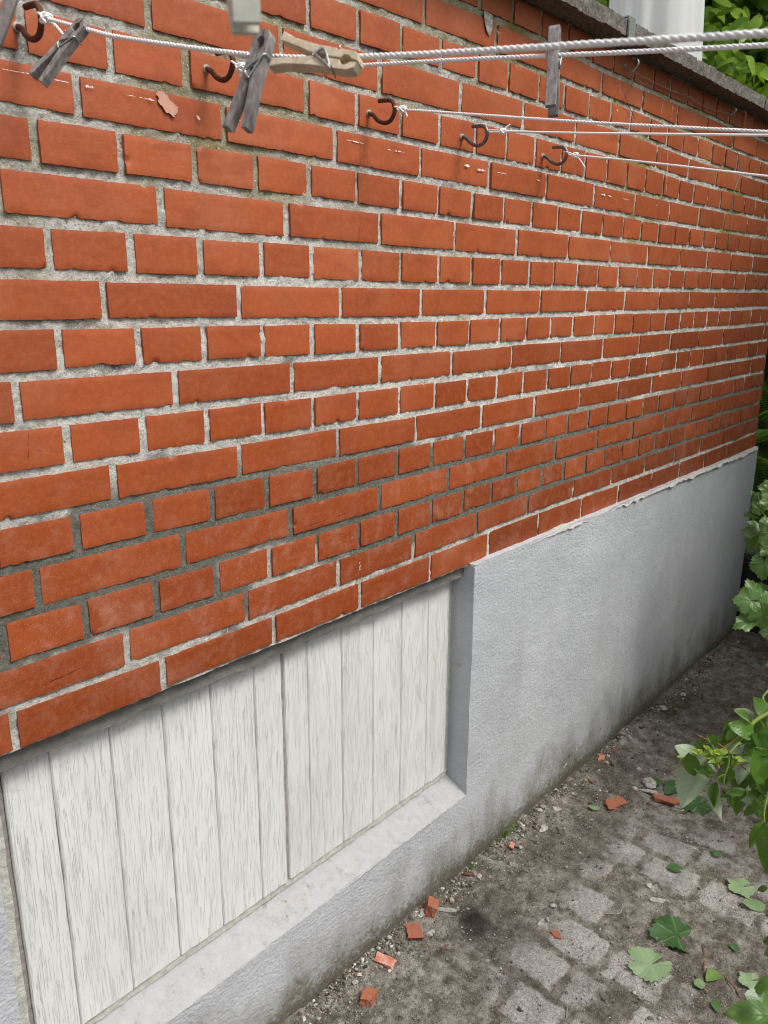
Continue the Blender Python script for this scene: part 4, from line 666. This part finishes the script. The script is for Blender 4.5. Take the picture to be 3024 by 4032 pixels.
for (x,y,sz,rt,lb) in [(.688,-.088,(.034,.022,.012),.3,'flat grey stone chip near the wall with a light rim'),(.796,-.068,(.030,.022,.012),.8,'greenish grey stone against the wall foot, beyond the flat chip'),(.645,-.458,(.016,.042,.012),.55,'long grey stone between the two small green leaves'),
 (1.118,-.224,(.050,.040,.026),.2,'largest grey stone, beside the dark green leaves'),(1.075,-.236,(.016,.060,.012),.5,'long thin grey stone next to the long orange shard'),(.446,-.262,(.013,.018,.009),.2,'small pale stone on the sett joint'),(.68,-.42,(.018,.018,.011),.2,'round pale stone in a row of three'),
 (.665,-.435,(.016,.014,.011),.9,'square pale stone in a row of three'),(.372,-.268,(.022,.016,.012),.1,'olive grey pebble next to a white pebble'),(.395,-.277,(.016,.010,.007),.6,'white pebble next to an olive grey one'),(.80,-.30,(.020,.014,.014),.5,'dark grey angular stone amid orange crumbs'),
 (1.06,-.20,(.024,.020,.014),.6,'pale angular stone left of the largest grey stone'),(.375,-.385,(.014,.010,.006),.6,'white chip on the corner of a pale sett'),(.24,-.37,(.014,.010,.007),.3,'white chip at the edge of the lowest pale sett'),(1.33,-.055,(.024,.018,.014),.3,'pale stone among gravel at the far wall foot'),(1.62,-.055,(.030,.026,.020),.3,'round light stone at the far wall foot beside a small green leaf'),(1.78,-.07,(.028,.02,.012),.3,'flat light stone at the far wall foot'),(2.35,-.08,(.05,.03,.012),.9,'thin grey stone sliver near the far corner'),(1.18,-.16,(.020,.014,.010),.3,'oval white pebble on the dark soil'),(.155,-.088,(.020,.017,.012),.3,'pale crumb in front of the flat brick piece'),(.186,-.018-.02,(.022,.018,.016),.3,'whitish lump between the wall and the upright brick chunk'),(.40,-.060,(.030,.016,.010),.8,'pale bark like stone beside the second grass tuft')]:
    debris('stone',x,y,sz,'stone',lb,'stone',int(x*991)+3,rt,False,SG,smooth=False,jit=.5)
# twigs
for (p,lb) in [([(.50,-.36),(.53,-.40),(.555,-.40)],'thin dark twig lying on the pale grit'),([(.575,-.60),(.53,-.62),(.50,-.63)],'thin twig near the big dark green fallen leaf'),([(.47,-.62),(.44,-.66)],'short twig at the lower right'),([(.37,-.030),(.41,-.062)],'stubby brown twig beside the grass tuft'),([(.20,-.44),(.17,-.455)],'short pale twig between the setts'),([(.52,-.66),(.49,-.71),(.45,-.73)],'curved twig under the lower right leaves')]:
    pts=[(x,y,gz(x,y)+.004) for x,y in p]; mb=MB(); tube(mb,smooth_path(pts,4) if len(pts)>2 else pts,.0016 if 'stubby' not in lb else .004,6); tag(mb.build('twig',M['twig' if 'pale' not in lb else 'paletwine'],origin=pts[0]),lb,'twig','twigs on the ground')
# ------------------------------------------------------------ leaves
def leaf_oval(w=.8,serr=.05,nl=26,fold=.25,curl=.25,seed=0):
    t=np.linspace(0,1,nl); base=w*.5*np.clip(t,0,1)**.5*np.clip(1-t,0,1)**.95*2.0; z_=(np.arange(nl)%2)*serr*np.sin(t*math.pi)
    hw=base+z_*.5+.0; cs=np.array([-1,-.5,0,.5,1.]); u,c=np.meshgrid(t,cs,indexing='ij')
    X=u+(np.abs(c)*.06)*(u>0)*(1-u); Yv=c*hw[:,None]; Z=-curl*u**2*.5+np.abs(c)*hw[:,None]*fold+.03*vn(u*4,c*2,0,seed)
    return np.stack([X,Yv,Z],-1).reshape(-1,3),gridf(nl,5),u.ravel(),c.ravel()
def leaf_palm(seed=0,n=72,curl=.25,lob=.26,fold=.15):
    th=np.linspace(-math.pi*.93,math.pi*.93,n); a=th
    lob_c=[0,1.05,-1.05,2.1,-2.1]; L_=[1,.86,.86,.60,.60]
    r=np.zeros(n)
    for c,l in zip(lob_c,L_): r=np.maximum(r,.66+(l-.66)*np.clip(1-np.abs((a-c)/.62),0,1)**.85)
    r=np.maximum(r,.58)*(1+.065*((np.arange(n)%3)-1)); r=r*(1+.06*vn(a*2,seed))*.62
    rings=np.array([.02,.35,.7,1.]); R_,A=np.meshgrid(rings,np.arange(n),indexing='ij'); rr=R_*r[A]
    X=.28+rr*np.cos(a[A]); Yv=rr*np.sin(a[A]); Z=-curl*rr**2+fold*np.abs(np.sin(a[A]*1.0))*rr*.5+.10*vn(X*3,Yv*3,0,seed)*R_-.03*np.cos(a[A]*6)*rr
    u=R_.ravel(); v=np.interp(a[A].ravel(),[-3,-2.1,-1.05,0,1.05,2.1,3],[-2.9,-2,-1,0,1,2,2.9])
    return np.stack([X,Yv,Z],-1).reshape(-1,3),gridf(4,n),u,v
def place(mb,L4,base,tip,nrm,tint,wscale=1.):
    V,F,u,v=L4; b=np.array(base,float); d=np.array(tip,float)-b; s=np.linalg.norm(d); X=d/s; Z=np.array(nrm,float); Z=Z-X*(Z@X); Z/=np.linalg.norm(Z)+1e-9; Yv=np.cross(Z,X)
    P=b+s*(V[:,:1]*X+V[:,1:2]*Yv*wscale+V[:,2:]*Z); mb.add(P,F,lu=u,lv=v,tint=tint)
OV=[leaf_oval(.85,.075,34,f,c,k) for k,(f,c) in enumerate([(.2,.2),(.35,.5),(.1,-.2),(.5,.3)])]
PLM=[leaf_palm(k,72,c,.26,f) for k,(c,f) in enumerate([(.2,.2),(.5,.4),(.0,.1),(.35,-.2)])]
TV=[leaf_oval(.46,.0,9,f,c,k) for k,(f,c) in enumerate([(.2,.3),(.35,.6),(.1,.1),(.4,.4)])]
def rvec(): v=RNG.normal(size=3); return v/np.linalg.norm(v)
VC=CAM-np.array([1.5,-.4,0.]); UPV=np.array([0,0,1.])
EDGE_N=np.array([.26,-.966])                                      # faces away from the wall
def edge_dist(x,y): return float(np.dot(EDGE_N,[x-CAM[0],y-CAM[1]]))   # >0: on the garden side of the path's edge
def hand_leaves(root,specs,palm,pm,kinds,mats):
    mbs={}
    for k,(bx,by,bz,tx,ty,tz,w,kd) in enumerate(specs):
        key=mats.get(kd,pm); mb=mbs.setdefault(key,MB())
        b=np.array([bx,by,bz]);t=np.array([tx,ty,tz]); b=b+(b-t)*.12; t=t+(t-b)*(.06 if palm else .10); toV=CAM-b; toV/=np.linalg.norm(toV)
        nr=toV*.9+UPV*.55+.35*rvec()
        if kd=='p': nr=-toV*.9+.3*rvec()
        tint={'g':.55,'d':.12,'y':1.,'p':.6}[kd]+random.uniform(-.1,.1)
        if palm: place(mb,random.choice(PLM),b,t,nr,tint,w)
        else: place(mb,random.choice(OV),b,t,nr,tint,w)
    return mbs
def shrub(name,base,label,cat,palm,mat,specs,stems,zones,group=None,stemmat='stem',count=400,lsz=(.05,.08),edge=.05,zr=(-.75,.35)):
    root=empty(name,base,label,cat,group)
    fm=hand_leaves(root,specs,palm,mat,None,{}) if specs else {}
    mb=fm.get(mat,MB()); n=0; st=MB()
    for pts,r in stems: sb=MB(); tube(sb,smooth_path(pts,5),r,7); sb.build('stem',M['twig' if (name=='raspberry_bush' and .0017<r<.0019 and len(pts)>5) else stemmat],root)
    canes=[]; main=[]
    for pts,r in stems:
        main.append(smooth_path(pts,5))
        a=np.array(pts[0])
        if edge_dist(a[0],a[1])>-.03 and np.linalg.norm(a-np.array(pts[-1]))>.04:       # carry the shoot back to the root of the bush
            b=np.array(base,float)+[random.uniform(-.05,.05),random.uniform(-.05,.05),0]; q1=b*.75+a*.25; q1[2]=GZ+.6*(a[2]-GZ); q2=b*.35+a*.65; q2[2]=a[2]+.05
            for q in (q1,q2):
                if edge_dist(q[0],q[1])<.08: q[1]-=.10-edge_dist(q[0],q[1])
            P=smooth_path([b,q1,q2,a],7); sb=MB(); tube(sb,P,np.linspace(max(r,.0035)*1.3,r,len(P)),7); sb.build('stem',M[stemmat],root)
            for k in range(26):
                c=P[random.randrange(6,len(P))]+RNG.normal(size=3)*.035
                if edge_dist(c[0],c[1])<.05: continue
                d=RNG.normal(size=3); d[2]=-abs(d[2])*.4; d/=np.linalg.norm(d); s=random.uniform(*lsz)
                if edge_dist(*(c+d*s)[:2])<.02: d[:2]*=-1
                place(mb,random.choice(PLM if palm else OV),c,c+d*s,UPV+.5*rvec(),random.random()*.8,.9)
    if main:
        allp=np.concatenate(main)
        for sp in specs:
            b=np.array(sp[:3]); k=np.linalg.norm(allp-b,axis=1).argmin(); q=allp[k]; L_=np.linalg.norm(q-b)
            if .008<L_<.16: tube(mb,smooth_path([q,(q+b)/2-[0,0,L_*.08],b],4),.0008,5,lu=.3,lv=.5,tint=.8)
    for q in range(zones['canes']):
        bx,by=base[0]+random.uniform(-1,1)*zones['rx']*.35,base[1]+random.uniform(-1,1)*zones['ry']*.35
        ax,ay=base[0]+random.uniform(-1,1)*zones['rx'],base[1]+random.uniform(-1,1)*zones['ry']; h=random.uniform(.5,1)*(zr[1]-GZ)
        if edge_dist(ax,ay)<edge+.10: ay-=abs(edge+.10-edge_dist(ax,ay))
        P=smooth_path([(bx,by,GZ),(bx*.6+ax*.4,by*.6+ay*.4,GZ+h*.6),(ax,ay,GZ+h)],5); canes.append(P); tube(st,P,np.linspace(.005,.002,len(P)),6)
    while n<count:
        P=random.choice(canes); c=P[random.randrange(3,len(P))]+RNG.normal(size=3)*[.07,.07,.05]
        if edge_dist(c[0],c[1])<edge+random.uniform(0,.04) or c[2]<GZ+.05: n+=.2; continue
        s=random.uniform(*lsz); d=np.array([c[0]-base[0],c[1]-base[1],0])+RNG.normal(size=3)*.35; d/=np.linalg.norm(d); d[2]-=.4
        if edge_dist(*(c+d*s)[:2])<edge: d[:2]*=-1
        place(mb,random.choice(PLM if palm else OV),c,c+d*s,UPV+.5*rvec(),random.random()*.8,1 if palm else .85); n+=1
    mb.build('foliage',M[mat],root); st.build('stems',M[stemmat],root); return root
shrub('raspberry_bush',(1.55,-.80,GZ),'raspberry bush over the path with pale leaf undersides and a brown twig','shrub',False,'rasp',DATA['ras'],DATA['rst'],dict(canes=16,rx=.35,ry=.22),count=300,edge=.035,zr=(-.7,.30))
shrub('currant_bush',(2.75,-.55,GZ),'currant bush with lobed leaves beside the far wall corner, in front of the dark planter','shrub',True,'curr',DATA['cur'],DATA['cst'],dict(canes=16,rx=.45,ry=.25),count=260,edge=.045,zr=(-.7,.55),lsz=(.07,.10))
shrub('low_shrub',(.92,-.98,GZ),'low leafy plant in the lower right corner of the photo','shrub',False,'rasp',DATA['low'],[],dict(canes=8,rx=.30,ry=.16),count=110,edge=.03,zr=(-.8,-.45))
# tall garden shrubs on the far side of the path: they shade the far end of the wall
for k,(x,y,zt,n) in enumerate([(2.1,-1.4,1.1,420),(3.0,-1.1,1.5,560)]):
    shrub('garden_shrub',(x,y,GZ),['broad garden shrub on the right of the path, nearer one','tall garden shrub on the right of the path, farther one'][k],'shrub',True,'curr',[],[],dict(canes=22,rx=.5,ry=.30),count=n,edge=.12,zr=(-.6,zt),lsz=(.08,.12),group='shrubs beyond the path',stemmat='twig')
# fallen leaves
def fallen(b,ang,s,palm,tint,label,mat='dry',wsc=1,under=False):
    mb=MB(); base=np.array([b[0],b[1],gz(*b)+.008]); tip=base+s*np.array([math.cos(ang),math.sin(ang),.0])
    place(mb,random.choice(PLM[::2] if palm else OV[:1]),base,tip,(.05,0,-1 if under else 1),tint,wsc); st=MB()
    o=mb.build('fallen_leaf',M[mat],origin=base); return tag(o,label,'leaf','leaves lying on the path')
fallen((.545,-.575),1.15,.125,True,.0,'big dark green lobed leaf lying on the path','dry')
fallen((.455,-.55),2.5,.105,True,.8,'pale grey green lobed leaf lying face down on the path','dry',under=True)
fallen((1.14,-.40),2.6,.10,True,.05,'dark green leaf lying under the raspberry twig','dry')
fallen((1.19,-.30),2.9,.085,False,.1,'dark oval leaf behind the long orange shard','fallo')
fallen((1.12,-.245),.6,.06,False,.2,'small folded dark leaf beside the largest grey stone','fallo')
fallen((.775,-.425),-1.1,.050,False,.35,'small bright green leaf in the middle of the path','fallo')
fallen((.845,-.62),2.6,.075,True,.75,'grey green leaf near the right edge','dry',under=True)
fallen((.80,-.675),2.3,.062,False,.7,'oval grey green leaf overlapping the lobed one at the right edge','fallo',under=True)
fallen((.515,-.66),2.8,.045,False,.9,'yellow green leaf in the lower right','fallo')
fallen((.55,-.735),2.4,.055,True,.75,'pale lobed leaf low at the right edge','dry',under=True)
fallen((.465,-.63),-2.6,.035,False,.95,'narrow pale leaf with a hole, lower right','fallo',under=True)
fallen((.43,-.68),-2.6,.03,False,.4,'small green leaf next to the narrow pale leaf','fallo')
fallen((.92,-.52),1.6,.03,True,.6,'tiny grey green leaf in the shade at the right','dry')
fallen((1.64,-.10),.6,.022,False,.9,'tiny bright green leaf beside the round light stone','fallo')
fallen((1.42,-.28),.3,.07,False,.0,'very dark leaf on the shaded far path','fallo')
fallen((.60,-.665),.3,.03,False,.4,'small green leaf between twigs at the right','fallo')
fallen((.89,-.165),2.2,.035,False,.9,'pale curled leaf next to the wedge shaped shard','fallo',under=True)
# grass at the foot of the wall
for k,(x,y,n,h,lb) in enumerate([(.565,-.022,26,.045,'tuft of thin green grass at the wall foot, the taller one'),(.40,-.026,14,.022,'short mossy grass tuft at the wall foot, nearer one')]):
    mb=MB()
    for q in range(n):
        bx,by=x+random.gauss(0,.022),y-abs(random.gauss(0,.006)); a=random.uniform(-.9,.9)-1.57*random.random(); hh=h*random.uniform(.4,1)
        P=[(bx,by,gz(bx,by)),(bx+.3*hh*math.cos(a),by+.2*hh*math.sin(a),gz(bx,by)+hh*.6),(bx+.8*hh*math.cos(a),by+.55*hh*math.sin(a),gz(bx,by)+hh*.85)]
        tube(mb,smooth_path(P,4),np.linspace(.0011,.0003,9),4,lu=.3,lv=.5,tint=random.random())
    tag(mb.build('grass_tuft',M['fern'],origin=(x,y,GZ)),lb,'grass','grass tufts')
# ------------------------------------------------------------ planter, hedge, tree, parasol
pr=empty('planter_box',(2.60,-.2,GZ),'black stained timber planter edge behind the far wall corner','planter')
def pd(p): return p+np.stack([fbm(p[:,2]*6,p[:,1]*40,0,301)*.001,0*p[:,0],fbm(p[:,0]*30,p[:,1]*6,0,302)*.001],1)
PX=2.60
mb=MB(); rbox(mb,PX,PX+.03,-1.3,.9,GZ-.02,-.565,.03,pd); mb.build('side_board',M['darkwood'],pr)
mb=MB(); rbox(mb,PX-.012,PX+.075,-1.32,.92,-.563,-.530,.03,pd); mb.build('top_rail',M['darkwood'],pr)
for ya in (.87,-1.3):
    mb=MB(); rbox(mb,PX+.03,PX+1.2,ya,ya+.03,GZ-.02,-.565,.1,pd); mb.build('end_board',M['darkwood'],pr)
mb=MB(); rbox(mb,PX+.035,PX+1.2,-1.27,.87,-.70,-.62,.05,lambda p:p+np.stack([0*p[:,0],0*p[:,0],fbm(p[:,0]*8,p[:,1]*8,0,303)*.02],1),faces='Z'); mb.build('planting_soil',M['ground'],pr)
def leafmass(root,mat,n,fn,sz,tmpl,droop=.5,tn=(0,1),wsc=1,nm='foliage'):
    mb=MB()
    for k in range(n):
        c=fn(); s=random.uniform(*sz); d=RNG.normal(size=3); d[2]=-abs(d[2])*droop; d/=np.linalg.norm(d)
        place(mb,random.choice(tmpl),c,c+d*s,UPV*.8+.8*rvec()+np.array([-.4,-.4,0]),random.uniform(*tn),wsc)
    return mb.build(nm,M[mat],root)
hd=empty('hedge',(4.2,.6,GZ),'dark green hedge beyond the far corner of the wall','hedge')
def hf():
    while True:
        p=np.array([random.uniform(3.35,4.9),random.uniform(-.9,2.6),random.uniform(GZ,3.4)])
        if p[0]-3.35<.35+.3*vn(p[1]*2,p[2]*2,0,5)+random.random()*1.0: return p
leafmass(hd,'hedge',8000,hf,(.09,.15),TV,1.,(0,1),1.3)
mb=MB()
for q in range(14):
    x,y=random.uniform(3.6,4.8),random.uniform(-.7,2.4); tube(mb,smooth_path([(x,y,GZ),(x+.1*random.gauss(0,1),y,.4),(x+.2*random.gauss(0,1),y+.1,1.8)],5),np.linspace(.018,.006,11),6)
mb.build('stems',M['bark'],hd)
mb=MB(); rbox(mb,4.0,5.2,-.9,2.8,GZ,3.3,.25,lambda p:p+np.stack([vn(p[:,0]*2,p[:,1]*2,p[:,2]*2,k)*.15 for k in (1,2,3)],1)); mb.build('inner_growth',M['hedge'],hd)
def frond(mb,b,d,L_,w):
    b=np.array(b);d=np.array(d)/np.linalg.norm(d); sd=np.cross(d,UPV); sd/=np.linalg.norm(sd)
    for t in np.linspace(.1,1,26):
        c=b+d*L_*t-UPV*L_*.35*t*t; ln=w*math.sin(math.pi*(.12+.86*t))**.8
        for sg in (-1,1): place(mb,TV[0],c,c+sd*sg*ln+d*ln*.35-UPV*ln*.2,UPV,.7,.9)
fn_=empty('fern',(3.15,.15,-.62),'light green fern growing in the planter behind the wall corner','fern'); mb=MB()
for q in range(22):
    a=random.uniform(0,6.28); frond(mb,(3.15+.15*random.gauss(0,1),.12+.15*random.gauss(0,1),-.62+random.random()*.75),(math.cos(a)-.3,math.sin(a)-.2,1.1),random.uniform(.35,.6),.09)
mb.build('fronds',M['fern'],fn_)
tr=empty('tree',(3.3,1.15,GZ),'large leaved green tree rising behind the wall at the upper right','tree')
mb=MB(); T0=smooth_path([(3.3,1.15,GZ),(3.28,1.12,.4),(3.33,1.08,1.5),(3.3,1.1,2.6),(3.4,1.2,3.6)],6); tube(mb,T0,np.linspace(.075,.03,len(T0)),9)
tips=[]
for q in range(26):
    s0=T0[random.randrange(9,len(T0)-1)]; a=random.uniform(0,6.28); e=s0+np.array([math.cos(a)*random.uniform(.4,1.0),math.sin(a)*random.uniform(.4,.95),random.uniform(-.1,.6)]); e[1]=max(e[1],.30)
    P=smooth_path([s0,(s0+e)/2+[0,0,.12],e],5); tube(mb,P,np.linspace(.018,.004,len(P)),6); tips+=list(P[3:])
mb.build('trunk',M['bark'],tr)
def tf():
    while True:
        if random.random()<.4: c=random.choice(tips)+RNG.normal(size=3)*[.16,.16,.16]
        else:
            c=np.array([random.uniform(2.5,4.4),random.uniform(.30,2.1),random.uniform(1.25,3.7)]) if random.random()<.3 else np.array([random.uniform(2.55,3.5),random.uniform(.30,1.4),random.uniform(1.2,2.7)])
            if vn(c[0]*3,c[1]*3,c[2]*3,8)<-.15: continue
        if c[1]>.28 and c[0]>2.5 and math.hypot(c[0]-2.325,c[1]-.545)>.42: return c
leafmass(tr,'tree',5600,tf,(.10,.155),TV,.8,(.2,.92),1.3,'crown')
# added out of view: hedge blocks low sky, tree shades the far wall
hb=empty('light_block_hedge',(1.5,-3.3,GZ),'long hedge added out of view behind the viewer to block the low sky','hedge')
mb=MB(); rbox(mb,-2.6,5.6,-3.75,-2.85,GZ,.75,.25,lambda p:p+np.stack([vn(p[:,0]*2,p[:,1]*2,p[:,2]*2,k)*.12 for k in (1,2,3)],1)); mb.build('inner_growth',M['hedge'],hb)
def hf2(): return np.array([random.uniform(-2.7,5.7),-2.85+random.gauss(0,.07),random.uniform(GZ,.95)]) if random.random()<.75 else np.array([random.uniform(-2.7,5.7),random.uniform(-3.8,-2.75),random.gauss(.8,.08)])
leafmass(hb,'hedge',4200,hf2,(.09,.14),TV,1.,(0,1),1.4)
t2=empty('shade_tree',(3.5,-1.9,GZ),'small unseen tree on the right of the path, added to shade the far end of the wall','tree')  # unseen tree, placed so its crown shades the far wall
mb=MB(); P=smooth_path([(3.5,-1.9,GZ),(3.45,-1.85,.6),(3.3,-1.7,2.2),(3.3,-1.7,3.2)],5); tube(mb,P,np.linspace(.06,.03,len(P)),9)
for q in range(14):
    s0=P[random.randrange(7,len(P))]; a=random.uniform(0,6.28); e=s0+np.array([math.cos(a),math.sin(a)*.8,.25])*random.uniform(.5,1.1); tube(mb,smooth_path([s0,(s0+e)/2+[0,0,.1],e],4),np.linspace(.02,.005,9),6)
mb.build('trunk',M['bark'],t2)
def gt():
    while True:
        v=RNG.normal(size=3); v/=np.linalg.norm(v); c=np.array([2.95,-1.45,1.85])+v*np.array([1.45,1.0,1.15])*random.random()**.45
        if vn(c[0]*3,c[1]*3,c[2]*3,18)>-.25 and edge_dist(c[0],c[1])>.25: return c
leafmass(t2,'tree',1700,gt,(.10,.15),TV,.8,(0,1),1.3,'crown')
# closed parasol standing behind the wall
pa=empty('parasol',(2.30,.62,GZ),'closed white parasol standing behind the wall under the tree','parasol')
cx,cy=2.325,.545
mb=MB(); nu,nv=121,60; a=np.linspace(0,2*math.pi,nu); z=np.linspace(1.02,2.75,nv); A,Zz=np.meshgrid(a,z,indexing='ij'); t=(Zz-1.02)/1.73
rad=(.208-.075*t**.9-.06*t**6)*(1+.08*np.cos(A*6+.8*np.sin(Zz*1.2))*(1-.3*t)+.05*np.cos(A*13+Zz*2)*np.sin(A*1.5)+.03*vn(np.cos(A)*2,np.sin(A)*2,Zz*2,4))
mb.add(np.stack([cx+rad*np.cos(A),cy+rad*np.sin(A),Zz+(t<.02)*.02*np.cos(A*8)],-1),gridf(nu,nv)); mb.build('folded_canopy',M['cloth'],pa)
mb=MB(); tube(mb,[(cx,cy,GZ),(cx,cy,2.82)],.019,12); mb.build('pole',M['zinc'],pa)
mb=MB(); tube(mb,[(cx,cy,GZ),(cx,cy,GZ+.05),(cx,cy,GZ+.06),(cx,cy,GZ+.3)],[.25,.24,.04,.03],20); mb.build('base',M['stone'],pa)
mb=MB(); tube(mb,smooth_path([(cx+.135,cy-.13,2.3),(cx+.142,cy-.135,1.9),(cx+.142,cy-.135,1.70),(cx+.145,cy-.135,1.6)],5),.004,6); tube(mb,[(cx+.142,cy-.135,1.70),(cx+.142,cy-.135,1.725)],.009,8); mb.build('tie_cord',M['rope'],pa)
